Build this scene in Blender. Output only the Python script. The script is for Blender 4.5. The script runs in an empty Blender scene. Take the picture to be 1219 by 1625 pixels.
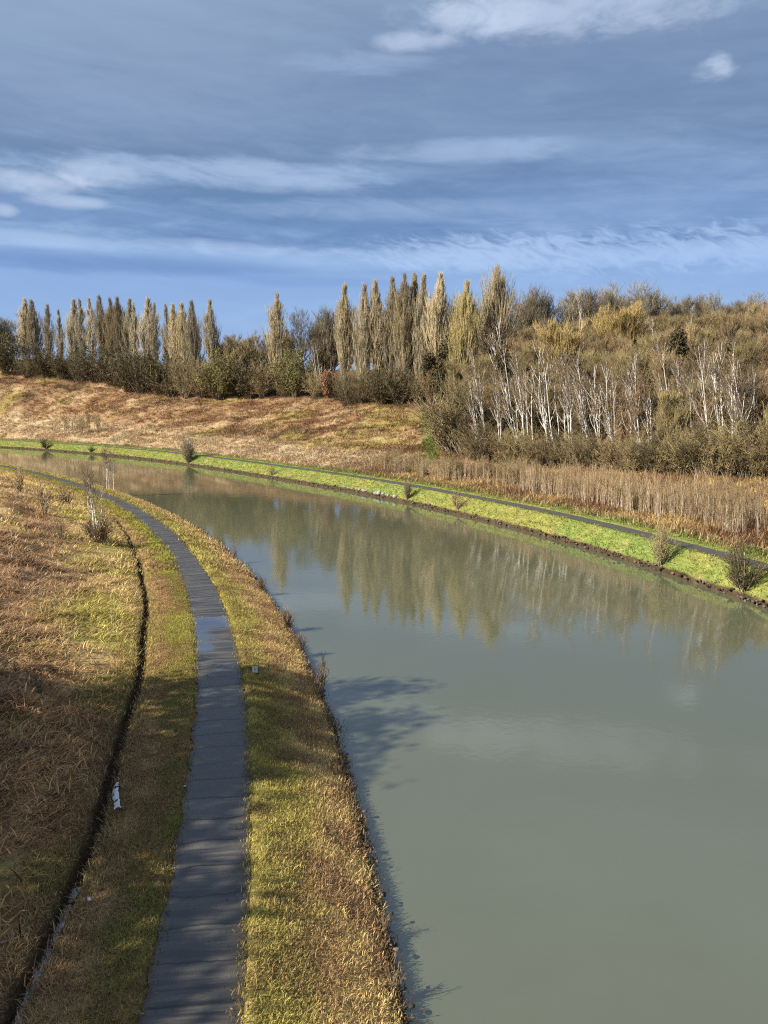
import bpy, math
import numpy as np
R = math.radians
rng = np.random.default_rng(7)
scene = bpy.context.scene
COL = scene.collection

# ------------------------------------------------------------------ camera geometry
CAMH = 14.0
FPX = 1300.0
PITCH = math.atan((812.5 - 630.0) / FPX)
CP, SP = math.cos(PITCH), math.sin(PITCH)

def ray(px, py):
    u = (px - 609.5) / FPX
    v = -(py - 812.5) / FPX
    return u, CP + v * SP, v * CP - SP        # X, Y (forward), Z (up)

def at(px, py, Y):
    """world point seen at photo pixel (px,py) at forward distance Y"""
    x, y, z = ray(px, py)
    return x / y * Y, Y, CAMH + z / y * Y

# ------------------------------------------------------------------ canal curve
SS = np.arange(-160.0, 1000.0, 1.0)
_k = np.interp(SS, [-160, -28, 21, 70, 140, 308, 360, 1000],
               np.array([0, .068, .068, .063, .045, .045, 0, 0]) / 14.0)
_th = np.concatenate([[0], np.cumsum((_k[1:] + _k[:-1]) / 2)])
_i0 = 160
_th = _th - _th[_i0] + .038
_tm = (_th[1:] + _th[:-1]) / 2
_cx = np.concatenate([[0], np.cumsum(-np.sin(_tm))]); _cy = np.concatenate([[0], np.cumsum(np.cos(_tm))])
_cx = _cx - _cx[_i0] + .127 * 14; _cy = _cy - _cy[_i0]

def world(s, n):
    s = np.asarray(s, float); n = np.asarray(n, float)
    t = np.interp(s, SS, _th)
    return np.interp(s, SS, _cx) + np.cos(t) * n, np.interp(s, SS, _cy) + np.sin(t) * n

def to_sn(X, Y):
    X = np.atleast_1d(np.asarray(X, float)); Y = np.atleast_1d(np.asarray(Y, float))
    s = np.empty(len(X)); n = np.empty(len(X))
    for a in range(0, len(X), 4000):
        xx = X[a:a+4000, None]; yy = Y[a:a+4000, None]
        i = np.argmin((_cx - xx) ** 2 + (_cy - yy) ** 2, axis=1)
        dx = X[a:a+4000] - _cx[i]; dy = Y[a:a+4000] - _cy[i]
        c, q = np.cos(_th[i]), np.sin(_th[i])
        n[a:a+4000] = dx * c + dy * q
        s[a:a+4000] = SS[i] + (-dx * q + dy * c) / np.maximum(.15, 1 + 0 * dx)
    return s, n

# ------------------------------------------------------------------ noise
def _hash(ix, iy, seed):
    h = (ix.astype(np.int64) * 374761393 + iy.astype(np.int64) * 668265263 + seed * 974634777) & 0xFFFFFFFF
    h = ((h ^ (h >> 13)) * 1274126177) & 0xFFFFFFFF
    return ((h ^ (h >> 16)) & 0xFFFF) / 65535.0

def vnoise(x, y, seed=0):
    x = np.asarray(x, float); y = np.asarray(y, float)
    ix = np.floor(x); iy = np.floor(y)
    fx = x - ix; fy = y - iy
    fx = fx * fx * (3 - 2 * fx); fy = fy * fy * (3 - 2 * fy)
    a = _hash(ix, iy, seed); b = _hash(ix + 1, iy, seed)
    c = _hash(ix, iy + 1, seed); d = _hash(ix + 1, iy + 1, seed)
    return (a + (b - a) * fx) * (1 - fy) + (c + (d - c) * fx) * fy

def fbm(x, y, seed=0, o=4):
    r = 0; amp = .5; tot = 0
    for k in range(o):
        r = r + amp * vnoise(x, y, seed + k * 17); tot += amp
        x = x * 2.03 + 5.1; y = y * 2.03 + 9.7; amp *= .5
    return r / tot

def sst(a, b, x):
    t = np.clip((x - a) / (b - a), 0, 1)
    return t * t * (3 - 2 * t)

# ------------------------------------------------------------------ terrain height
def n_far(s):
    return np.interp(s, [-160, 46, 57, 67, 79, 90, 102, 113, 124, 139, 172, 207, 248, 1000],
                     [31.8, 31.8, 31.8, 31.9, 31.7, 31.2, 30.9, 30.5, 30.0, 29.6, 30.6, 31.8, 32, 32])
_HS = [-160, 70, 110, 145, 164, 200, 218, 247, 278, 296, 360, 1000]
_HM = [0, 10, 25, 45, 80, 140, 300, 1600]
_HT = np.array([
    [2.0, 2.8, 5.4, 9.0, 17, 29, 38, 44],
    [2.0, 2.8, 5.6, 9.2, 17.5, 29, 38, 44],
    [2.0, 3.2, 5.8, 9.6, 18, 28, 37, 44],
    [2.0, 3.6, 7.2, 12.8, 19, 27, 36, 42],
    [2.0, 3.9, 8.0, 13.9, 19, 26, 34, 40],
    [2.0, 4.3, 9.0, 15.2, 19, 25, 32, 38],
    [2.0, 5.2, 12.5, 18.0, 20, 24, 30, 36],
    [2.0, 5.9, 15.0, 21.5, 23, 25, 30, 36],
    [2.0, 6.5, 18.0, 24.3, 25.5, 26, 30, 36],
    [2.0, 7.2, 20.5, 27.0, 28, 29, 30, 36],
    [2.0, 7.2, 20.5, 27.0, 28, 29, 30, 36],
    [2.0, 7.2, 20.5, 27.0, 28, 29, 30, 36]])

def hill(s, m):
    s = np.asarray(s, float); m = np.asarray(m, float)
    cols = np.stack([np.interp(s, _HS, _HT[:, j]) for j in range(len(_HM))], -1)
    j = np.clip(np.searchsorted(_HM, m) - 1, 0, len(_HM) - 2)
    hm = np.array(_HM, float)
    t = np.clip((m - hm[j]) / (hm[j + 1] - hm[j]), 0, 1)
    a = np.take_along_axis(cols, j[..., None], -1)[..., 0]
    b = np.take_along_axis(cols, (j + 1)[..., None], -1)[..., 0]
    return a + (b - a) * t

PATH_H = 1.35
NS = 1.04              # near-side offsets are listed for NS = 1
NEAR_N = [-150, -80, -40, -12, -8.75, -8.28, -8.0, -7.9, -7.62, -7.3, -5.62, -5.5, -3.42, -3.3, -1.6, -.35, 0, .02, 1.5]
NEAR_H = [20.5, 14.5, 8.7, 2.13, 1.45, 1.32, .78, .78, 1.25, 1.38, 1.41, 1.29, 1.29, 1.41, .95, .42, .2, -.6, -1.6]
NEAR_HX = [20.5, 14.5, 8.7, 2.13, 1.51, 1.48, 1.46, 1.45, 1.43, 1.41, 1.41, 1.29, 1.29, 1.41, .95, .42, .2, -.6, -1.6]
FAR_D = [-1.5, -.02, 0, .35, 2.15, 2.3, 4.3, 4.45, 6.0]
FAR_H = [-1.6, -.6, .30, .52, 1.86, 1.78, 1.78, 1.86, 2.0]

def ditch_c(s):
    """centre of the ditch (offsets for NS = 1)"""
    s = np.asarray(s, float)
    return -7.95 - .05 * np.sin(s * .45) - .20 * (fbm(s * .14, s * 0 + 3, 5, 3) - .5) + .9 * sst(60, 105, s)

def height(s, n, rough=True):
    s = np.asarray(s, float); n = np.asarray(n, float)
    nq = np.where(n < 0, n / NS, n)
    nw = nq - np.where((nq < -6.2) & (nq > -10), ditch_c(s) + 7.95, 0)
    w = sst(112, 128, s)
    hn = np.interp(nw, NEAR_N, NEAR_H) * (1 - w) + np.interp(nw, NEAR_N, NEAR_HX) * w
    d = n - n_far(s)
    hf = np.where(d < 6, np.interp(d, FAR_D, FAR_H), hill(s, d - 6))
    mid = n_far(s) * .5
    h = np.where(n < mid, hn, hf)
    if rough:
        X, Y = world(s, n)
        b1 = fbm(X * .55, Y * .55, 3, 4) - .5
        b2 = fbm(X * .12, Y * .12, 31, 3) - .5
        amp = np.where(n < -9, np.clip((-9 - n) / 5, 0, 1) * .95, 0) + np.where(d > 7, np.clip((d - 7) / 6, 0, 1) * .75, 0)
        amp2 = np.where(n < -9, np.clip((-9 - n) / 8, 0, 1) * 1.2, 0) + np.where(d > 9, np.clip((d - 9) / 12, 0, 1) * 2.0, 0)
        verge = ((n > -3.3) & (n < -.1)) | ((n > -7.2) & (n < -5.65)) | ((d > .3) & (d < 2.1))
        ditchz = np.exp(-((nw + 7.95) / .45) ** 2) * (1 - w)
        h = h + (fbm(X * 1.5, Y * 1.5, 14, 3) - .5) * .3 * ditchz
        h = h + b1 * amp + b2 * amp2 + np.where(verge, (fbm(X * 2.2, Y * 2.2, 8, 3) - .5) * .12, 0)
    return h

def ground_z(X, Y):
    s, n = to_sn(X, Y)
    return height(s, n)

# ------------------------------------------------------------------ zone colours (real albedo)
C = {k: np.array(v) for k, v in dict(
    straw=(.56, .405, .175), pale=(.61, .475, .29), rust=(.29, .168, .085), bracken=(.24, .148, .078),
    dark=(.055, .036, .022), lime=(.36, .33, .065), moss=(.225, .19, .055), bright=(.205, .25, .062),
    olive=(.16, .14, .06), litter=(.13, .08, .045), tan=(.48, .33, .185), soil=(.075, .05, .03)).items()}

def mixc(a, b, t):
    return a + (b - a) * np.clip(t, 0, 1)[..., None]

def zone_color(s, n, X, Y):
    d = n - n_far(s)
    n = np.where(n < 0, n / NS, n)
    f1 = fbm(X * .35, Y * .35, 41, 4); f2 = fbm(X * .09, Y * .09, 42, 3); f3 = fbm(X * 1.3, Y * 1.3, 43, 3)
    f4 = fbm(X * .16, Y * .4, 44, 4)
    o = np.zeros(s.shape + (3,))
    # right verge of the towpath
    t = sst(-2.7, -1.3, n + (f1 - .5) * 2.2)
    g = mixc(C['lime'] * .95 + 0 * o, C['moss'], sst(.45, .62, f3))
    st = mixc(C['straw'] + 0 * o, C['rust'] * 1.05, sst(.36, .62, f3) * .8)
    verge = mixc(g, st, .3 + t * .66)
    # strip between path and ditch
    gl = mixc(mixc(C['moss'] + 0 * o, C['rust'], sst(.42, .62, f3) * .6), C['lime'], sst(.4, .65, f1) * sst(25, 60, s) + sst(40, 90, s) * .5)
    br = mixc(C['rust'] * 1.1 + 0 * o, C['straw'], sst(.35, .7, f3) * .6)
    t2 = sst(-6.2, -7.1, n + (f1 - .5) * 1.6)
    strip = mixc(gl, br, t2 * .9)
    # beyond the ditch
    band = mixc(mixc(C['straw'] * .9 + 0 * o, C['lime'], sst(.45, .65, f1) * .7), C['rust'], sst(.5, .75, f3) * .5)
    hl = mixc(C['bracken'] * 1.0 + 0 * o, C['tan'] * 1.05, sst(.38, .60, f1))
    hl = mixc(hl, C['straw'], sst(.46, .62, fbm(X * .5, Y * .5, 62, 3)) * .6)
    hl = mixc(hl, C['rust'], sst(.5, .6, fbm(X * .28, Y * .28, 63, 4)) * .7)
    hl = mixc(hl, mixc(np.array((.36, .19, .085)) + 0 * o, C['straw'], sst(.45, .68, f3) * .45), sst(44, 32, s) * .85)
    hl = mixc(hl, C['lime'] * .95, sst(.58, .74, f2 + (f3 - .5) * .35) * .45 * sst(34, 46, s))
    hl = mixc(hl, C['dark'], sst(.60, .74, fbm(X * .22, Y * .22, 61, 3)) * .8)
    brn = mixc(np.array((.30, .165, .08)) + 0 * o, np.array((.44, .27, .12)), sst(.42, .66, f3))
    brn = mixc(brn, C['moss'], sst(.56, .7, f1) * .6)
    band = mixc(band, brn, sst(44, 33, s) * .85)
    hl = mixc(hl, mixc(C['bracken'] * .95 + 0 * o, C['tan'], sst(.48, .66, f3) * .7), np.exp(-((n + 15.5 + (f1 - .5) * 6) / 4.2) ** 2) * sst(75, 60, s) * .85)
    near_left = mixc(band, hl, sst(-10.5, -14, n + (f1 - .5) * 3))
    o = np.where((n > -4.4)[..., None], verge, np.where((n > -7.3)[..., None], strip, near_left))
    w = 1 - sst(112, 128, s)
    ditch = np.exp(-((n - ditch_c(s)) / .32) ** 2) * w
    o = mixc(o, C['soil'], ditch * 1.2)
    o = mixc(o, C['soil'], sst(-.42, -.1, n) * (n < 5))
    # far bank
    fb = mixc(C['bright'] + 0 * o, np.array((.275, .265, .07)), sst(.42, .66, f1 * .5 + f2 * .5) * .8)
    fb = mixc(fb, C['moss'], sst(.5, .7, f3) * .4)
    fb = mixc(fb, C['tan'], sst(.66, .8, f3) * .35)
    fb = mixc(fb, C['soil'], sst(.30, .05, d + (f3 - .5) * .3))
    fb2 = mixc(fb, C['tan'], sst(5.2, 6.4, d + (f1 - .5) * 1.2))
    # plateau / meadow
    pl = mixc(C['pale'] * .82 + 0 * o, C['tan'], sst(.4, .65, f4))
    pl = mixc(pl, C['rust'], sst(.62, .8, f3) * .5)
    me = mixc(C['rust'] * 1.0 + 0 * o, C['tan'] * .9, sst(.42, .68, f4))
    me = mixc(me, C['bracken'] * .8, sst(.52, .68, fbm(X * .05, Y * .11, 71, 4)) * .8)
    me = mixc(me, C['lime'] * 1.05, sst(.54, .70, f2 + (f1 - .5) * .4) * .3)
    far = mixc(pl, me, sst(15, 21, d + (f2 - .5) * 8))
    rb = mixc(C['rust'] * .9 + 0 * o, C['straw'], sst(.42, .66, f4))
    far = mixc(far, rb, sst(135, 112, s))
    # green ride along the wood edge
    t = (Y - 128) / 52.0
    gx = 7.6 + 2.2 * np.clip(t, 0, 1)
    strip_w = np.exp(-((X - gx) / 1.3) ** 2) * ((Y > 129) & (Y < 182))
    far = mixc(far, C['bright'] * .9, strip_w * 1.1)
    # leaf litter under the wood
    far = mixc(far, C['litter'], wood_mask(X, Y))
    far = mixc(far, C['litter'], sst(43, 50, d) * (Y > 150))
    o = np.where((d > 6.2)[..., None], far, np.where((d > -5)[..., None], fb2, o))
    return np.clip(o, .004, .9)

def wood_front(X):
    return np.interp(X, [9, 9.8, 22.5, 31.8, 43, 60, 120], [400, 141, 121, 105.5, 92, 76, 40])

def wood_mask(X, Y):
    f = wood_front(X)
    return sst(-1.0, 2.0, Y - f) * (X > 9)

# ------------------------------------------------------------------ materials
def new_mat(name):
    m = bpy.data.materials.new(name); m.use_nodes = True
    nt = m.node_tree
    return m, nt, nt.nodes['Principled BSDF']

def N(nt, t, **kw):
    n = nt.nodes.new(t)
    for k, v in kw.items():
        setattr(n, k, v)
    return n

def L(nt, a, b):
    nt.links.new(a, b)

def mixrgb(nt, fac, a, b, blend='MIX'):
    n = N(nt, 'ShaderNodeMix', data_type='RGBA', blend_type=blend)
    for sock, v in ((0, fac), (6, a), (7, b)):
        if isinstance(v, bpy.types.NodeSocket): L(nt, v, n.inputs[sock])
        elif isinstance(v, tuple): n.inputs[sock].default_value = v + (1,) if len(v) == 3 else v
        else: n.inputs[sock].default_value = v
    return n.outputs[2]

def math_(nt, op, a, b=None, c=None, clamp=False):
    n = N(nt, 'ShaderNodeMath', operation=op, use_clamp=clamp)
    for i, v in enumerate((a, b, c)):
        if v is None: continue
        if isinstance(v, bpy.types.NodeSocket): L(nt, v, n.inputs[i])
        else: n.inputs[i].default_value = v
    return n.outputs[0]

def noise(nt, vec, scale, detail=4, rough=.55, dist=0, dim='3D'):
    n = N(nt, 'ShaderNodeTexNoise'); n.noise_dimensions = dim
    n.inputs['Scale'].default_value = scale; n.inputs['Detail'].default_value = detail
    n.inputs['Roughness'].default_value = rough; n.inputs['Distortion'].default_value = dist
    if vec is not None: L(nt, vec, n.inputs['Vector'])
    return n.outputs['Fac']

def ramp(nt, fac, stops):
    n = N(nt, 'ShaderNodeValToRGB')
    el = n.color_ramp.elements
    while len(el) < len(stops): el.new(.5)
    for e, (p, c) in zip(el, stops):
        e.position = p; e.color = (c, c, c, 1) if not isinstance(c, tuple) else c + (1,)
    L(nt, fac, n.inputs[0])
    return n.outputs[0]

def maprange(nt, v, a, b, c=0, d=1, smooth=True):
    n = N(nt, 'ShaderNodeMapRange'); n.interpolation_type = 'SMOOTHSTEP' if smooth else 'LINEAR'
    L(nt, v, n.inputs[0])
    for i, q in zip((1, 2, 3, 4), (a, b, c, d)): n.inputs[i].default_value = q
    return n.outputs[0]

def bark_mat(name, c1, c2, rough=.85, scale=3.0, island=.5):
    """two-tone bark or twig: noise along the stem and a different tone for each stem"""
    m, nt, b = new_mat(name)
    g = N(nt, 'ShaderNodeNewGeometry'); tc = N(nt, 'ShaderNodeTexCoord')
    nz = noise(nt, tc.outputs['Object'], scale, 3)
    f = math_(nt, 'ADD', math_(nt, 'MULTIPLY', nz, 1 - island), math_(nt, 'MULTIPLY', g.outputs['Random Per Island'], island))
    f = maprange(nt, f, .3, .7)
    oi = N(nt, 'ShaderNodeObjectInfo')
    col = mixrgb(nt, f, c1, c2)
    hsv = N(nt, 'ShaderNodeHueSaturation')
    L(nt, col, hsv.inputs['Color'])
    L(nt, maprange(nt, oi.outputs['Random'], 0, 1, .75, 1.25, False), hsv.inputs['Value'])
    L(nt, hsv.outputs[0], b.inputs['Base Color'])
    b.inputs['Roughness'].default_value = rough
    b.inputs['Specular IOR Level'].default_value = .15
    return m

def grass_mat(name, island=.42):
    m, nt, b = new_mat(name)
    at_ = N(nt, 'ShaderNodeAttribute', attribute_name='Col')
    g = N(nt, 'ShaderNodeNewGeometry')
    v = maprange(nt, g.outputs['Random Per Island'], 0, 1, 1 - island, 1 + island, False)
    hsv = N(nt, 'ShaderNodeHueSaturation'); L(nt, at_.outputs['Color'], hsv.inputs['Color']); L(nt, v, hsv.inputs['Value'])
    L(nt, hsv.outputs[0], b.inputs['Base Color'])
    b.inputs['Roughness'].default_value = .7; b.inputs['Specular IOR Level'].default_value = .2
    tr = N(nt, 'ShaderNodeBsdfTranslucent'); L(nt, hsv.outputs[0], tr.inputs['Color'])
    ms = N(nt, 'ShaderNodeMixShader'); ms.inputs[0].default_value = .35
    L(nt, b.outputs[0], ms.inputs[1]); L(nt, tr.outputs[0], ms.inputs[2])
    L(nt, ms.outputs[0], nt.nodes['Material Output'].inputs[0])
    return m

M = {}
M['grass'] = grass_mat('dry and green grass')
M['poplar_bark'] = bark_mat('poplar bark', (.26, .21, .13), (.40, .33, .21))
M['poplar_twig'] = bark_mat('poplar twigs', (.28, .215, .115), (.66, .545, .335), scale=.6)
M['poplar_gold'] = bark_mat('golden poplar twigs', (.29, .23, .085), (.70, .57, .25), scale=.6)
M['poplar_grey'] = bark_mat('grey poplar twigs', (.24, .20, .13), (.62, .53, .365), scale=.6)
M['wood_bark'] = bark_mat('brown bark', (.14, .11, .08), (.32, .26, .18))
M['wood_twig'] = bark_mat('brown twigs', (.17, .12, .065), (.43, .315, .165), scale=.8)
M['olive_twig'] = bark_mat('olive twigs', (.17, .135, .065), (.43, .34, .165), scale=.8)
M['red_twig'] = bark_mat('reddish brown twigs', (.19, .128, .075), (.44, .31, .18), scale=.8)
M['gold_twig'] = bark_mat('golden twigs', (.32, .225, .085), (.62, .46, .19), scale=.8)
M['dark_twig'] = bark_mat('dark olive twigs', (.085, .068, .036), (.23, .185, .095), scale=.8)
M['grey_twig'] = bark_mat('dark grey twigs', (.15, .125, .085), (.36, .30, .20), scale=.8)
M['birch_bark'] = bark_mat('white birch bark', (.46, .42, .35), (.84, .81, .76), scale=2.2, island=.2)
M['birch_twig'] = bark_mat('birch twigs', (.13, .092, .055), (.34, .25, .15), scale=.8)
M['sap_stem'] = bark_mat('pale sapling stems', (.25, .185, .12), (.64, .54, .43), island=.8)
M['sap_twig'] = bark_mat('sapling twigs', (.20, .135, .07), (.46, .335, .185), scale=1)
M['leaf_dark'] = bark_mat('dark evergreen leaves', (.06, .05, .027), (.13, .105, .05), island=.8)
M['leaf_rust'] = bark_mat('rusty beech leaves', (.17, .09, .05), (.36, .20, .11), island=.8)
M['leaf_green'] = bark_mat('mossy green leaves', (.10, .105, .03), (.22, .21, .06), island=.8)

# ------------------------------------------------------------------ mesh helpers
def mesh_np(name, V, F, mats, mi=None, col=None, smooth=False):
    V = np.ascontiguousarray(V, np.float32); F = np.ascontiguousarray(F, np.int32)
    me = bpy.data.meshes.new(name)
    k = F.shape[1]
    me.vertices.add(len(V)); me.vertices.foreach_set('co', V.ravel())
    me.loops.add(F.size); me.loops.foreach_set('vertex_index', F.ravel())
    me.polygons.add(len(F)); me.polygons.foreach_set('loop_start', np.arange(0, F.size, k, dtype=np.int32))
    for m in mats: me.materials.append(m)
    if mi is not None: me.polygons.foreach_set('material_index', np.ascontiguousarray(mi, np.int32))
    if smooth: me.polygons.foreach_set('use_smooth', np.ones(len(F), bool))
    if col is not None:
        a = me.color_attributes.new('Col', 'FLOAT_COLOR', 'POINT')
        a.data.foreach_set('color', np.concatenate([col, np.ones((len(V), 1))], 1).astype(np.float32).ravel())
    me.update(calc_edges=True)
    return me

def obj(name, me, parent=None, loc=(0, 0, 0), rz=0, sc=(1, 1, 1)):
    o = bpy.data.objects.new(name, me); COL.objects.link(o)
    o.location = loc; o.rotation_euler = (0, 0, rz); o.scale = sc
    if parent is not None: o.parent = parent
    return o

def tag(o, label=None, cat=None, group=None, kind=None):
    if label: o['label'] = label
    if cat: o['category'] = cat
    if group: o['group'] = group
    if kind: o['kind'] = kind
    return o

def nrm(v):
    return v / np.maximum(1e-9, np.linalg.norm(v, axis=-1, keepdims=True))

def tubes(P, Rr, sides=3):
    """M polylines of K points with radii -> quads"""
    Mn, K, _ = P.shape
    T = nrm(np.gradient(P, axis=1))
    ref = np.where(np.abs(T[..., 2:3]) > .9, np.array([1., 0, 0]), np.array([0, 0, 1.]))
    A = nrm(np.cross(T, ref)); B = np.cross(T, A)
    ang = np.arange(sides) * 2 * np.pi / sides
    V = P[:, :, None, :] + Rr[:, :, None, None] * (A[:, :, None, :] * np.cos(ang)[:, None] + B[:, :, None, :] * np.sin(ang)[:, None])
    base = (np.arange(Mn)[:, None, None] * K + np.arange(K - 1)[None, :, None]) * sides
    j = np.arange(sides); j2 = (j + 1) % sides
    F = np.stack([base + j, base + j2, base + sides + j2, base + sides + j], -1).reshape(-1, 4)
    return V.reshape(-1, 3), F

def join(parts):
    Vs, Fs, o = [], [], 0
    for V, F in parts:
        Vs.append(V); Fs.append(F + o); o += len(V)
    return np.concatenate(Vs), np.concatenate(Fs)

def stem(r, base, top, r0, r1, K=9, wob=.02, bend=0.0):
    base = np.array(base, float); top = np.array(top, float)
    t = np.linspace(0, 1, K)[:, None]
    P = base + (top - base) * t
    Ln = np.linalg.norm(top - base)
    w = r.normal(0, wob * Ln, (K, 3)); w[:, 2] *= .2; w = np.cumsum(w, 0) * .45
    w -= w[0] + (w[-1] - w[0]) * t
    P = P + w
    return P[None], (r0 + (r1 - r0) * t[:, 0] ** .85)[None]

def spawn(r, PP, PR, nc, t0, t1, ang, Lf, trop, K, r0, r1, wob=.12, rel=True, bias=None):
    """children along every parent polyline"""
    Mn, Kp, _ = PP.shape
    idx = np.repeat(np.arange(Mn), nc); n = len(idx)
    t = r.uniform(t0, t1, n)
    x = t * (Kp - 1); i = np.minimum(x.astype(int), Kp - 2); f = (x - i)[:, None]
    a, b = PP[idx, i], PP[idx, i + 1]
    pos = a + (b - a) * f
    T = nrm(b - a)
    plen = np.linalg.norm(np.diff(PP, axis=1), axis=2).sum(1)[idx]
    rad = PR[idx, i] * (1 - f[:, 0]) + PR[idx, i + 1] * f[:, 0]
    q = r.normal(size=(n, 3))
    if bias is not None: q = q + np.array(bias)
    q = nrm(q - (q * T).sum(1, keepdims=True) * T)
    an = np.radians(r.uniform(*ang, n))[:, None]
    D = np.cos(an) * T + np.sin(an) * q
    Ln = Lf(t, plen, r, n)
    pts = [pos]
    for k in range(1, K):
        D = nrm(D + np.array([0, 0, 1.]) * trop / (K - 1) + r.normal(0, wob, (n, 3)))
        pts.append(pts[-1] + D * (Ln / (K - 1))[:, None])
    P = np.stack(pts, 1)
    ra = np.minimum(rad * .8, r0)
    Rr = ra[:, None] + (r1 - ra)[:, None] * np.linspace(0, 1, K)[None]
    return P, np.maximum(Rr, r1)

def quads(r, pts, size, flat=.0):
    n = len(pts)
    a = nrm(r.normal(size=(n, 3))); b = nrm(np.cross(a, r.normal(size=(n, 3))))
    s = (size * r.uniform(.6, 1.4, n))[:, None]
    V = np.stack([pts - a * s, pts - b * s * .55, pts + a * s, pts + b * s * .55], 1).reshape(-1, 3)
    return V, np.arange(n * 4).reshape(-1, 4)

# ------------------------------------------------------------------ plant meshes
def poplar_mesh(seed, H=30.0, wid=2.6, mat='poplar_twig', nl=210, dens=1.2, low=.07, wide_at=.35):
    r = np.random.default_rng(seed)
    TP, TR = stem(r, (0, 0, -.5), (r.normal(0, .4), r.normal(0, .4), H * .97), .38, .03, 14, .004)
    prof = lambda t: np.interp(t, [0, .08, wide_at, .55, .7, .82, .92, 1], [.25, .5, 1, .78, .46, .22, .10, .05])
    P1, R1 = spawn(r, TP, TR, nl, low, .95, (28, 50), lambda t, p, q, n: wid * 2.3 * prof(t) * q.uniform(.45, 1.35, n), 1.7, 7, .11, .022, .06)
    P2, R2 = spawn(r, P1, R1, 7, .15, .95, (10, 30), lambda t, p, q, n: p * .46 * (1.15 - t * .6) * q.uniform(.6, 1.3, n), 1.4, 4, .045, .016, .05)
    P3, R3 = spawn(r, P2, R2, int(4 * dens), .1, 1, (8, 24), lambda t, p, q, n: q.uniform(.8, 2.0, n), 1.3, 3, .03, .014, .04)
    bark = join([tubes(TP, TR, 7), tubes(P1, R1, 4)])
    tw = join([tubes(P2, R2, 3), tubes(P3, R3, 3)])
    return (mesh_np('poplar trunk', *bark, [M['poplar_bark']], smooth=True), mesh_np('poplar crown', *tw, [M[mat]]))

def wood_mesh(seed, H=12.0, spread=1.0, bark='wood_bark', twig='wood_twig', forks=3, fine=8, trop=.9, nl=32):
    r = np.random.default_rng(seed)
    parts = []; tw = []
    Ts = []; Rs = []
    for k in range(forks):
        a = r.uniform(0, 6.28); q = r.uniform(.05, .22) * spread
        P, R_ = stem(r, (r.normal(0, .15), r.normal(0, .15), -.4), (math.cos(a) * q * H, math.sin(a) * q * H, H * r.uniform(.72, .92)), .17, .03, 10, .018)
        Ts.append(P); Rs.append(R_)
    TP = np.concatenate(Ts); TR = np.concatenate(Rs)
    P1, R1 = spawn(r, TP, TR, nl, .22, .98, (30, 62), lambda t, p, q, n: H * .30 * spread * (1.15 - .7 * t) * q.uniform(.6, 1.2, n), trop, 6, .07, .022, .10)
    P2, R2 = spawn(r, P1, R1, 6, .2, .98, (20, 50), lambda t, p, q, n: p * .52 * (1.1 - .5 * t) * q.uniform(.6, 1.3, n), trop * .8, 4, .035, .017, .13)
    P3, R3 = spawn(r, P2, R2, fine, .15, 1, (14, 40), lambda t, p, q, n: q.uniform(.5, 1.4, n), .8, 3, .026, .013, .07)
    return (mesh_np('wood trunk', *join([tubes(TP, TR, 6), tubes(P1, R1, 4)]), [M[bark]], smooth=True),
            mesh_np('wood crown', *join([tubes(P2, R2, 3), tubes(P3, R3, 3)]), [M[twig]]))

def birch_mesh(seed, H=12.0, lean=(-.12, 0), stems=1, twig='birch_twig', limb=9):
    r = np.random.default_rng(seed)
    Ts, Rs = [], []
    for k in range(stems):
        lx = lean[0] * r.uniform(.6, 1.4) + r.normal(0, .03); ly = lean[1] + r.normal(0, .05)
        h = H * (1 if k == 0 else r.uniform(.7, .97))
        P, R_ = stem(r, (k * .25 * r.normal(), k * .25 * r.normal(), -.4), (lx * h, ly * h, h), .105 if k == 0 else .08, .022, 12, .007)
        P[0, :, 0] += (lx * h * .10) * np.sin(np.linspace(0, np.pi, 12))
        Ts.append(P); Rs.append(R_)
    TP = np.concatenate(Ts); TR = np.concatenate(Rs)
    P1, R1 = spawn(r, TP, TR, limb, .38, .95, (22, 45), lambda t, p, q, n: H * .26 * (1.3 - .8 * t) * q.uniform(.6, 1.2, n), 1.0, 7, .045, .016, .07, bias=(-.35, -.1, 0))
    P1b, R1b = spawn(r, TP, TR, 12, .15, .95, (40, 70), lambda t, p, q, n: q.uniform(.6, 1.8, n), .6, 4, .03, .014, .1)
    P2, R2 = spawn(r, P1, R1, 5, .3, 1, (20, 50), lambda t, p, q, n: q.uniform(.6, 1.5, n), .4, 4, .026, .013, .13)
    P3, R3 = spawn(r, P2, R2, 4, .2, 1, (20, 50), lambda t, p, q, n: q.uniform(.3, .8, n), .2, 3, .016, .009, .15)
    return (mesh_np('birch trunk', *join([tubes(TP, TR, 7), tubes(P1, R1, 5)]), [M['birch_bark']], smooth=True),
            mesh_np('birch crown', *join([tubes(P1b, R1b, 3), tubes(P2, R2, 3), tubes(P3, R3, 3)]), [M[twig]]))

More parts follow.
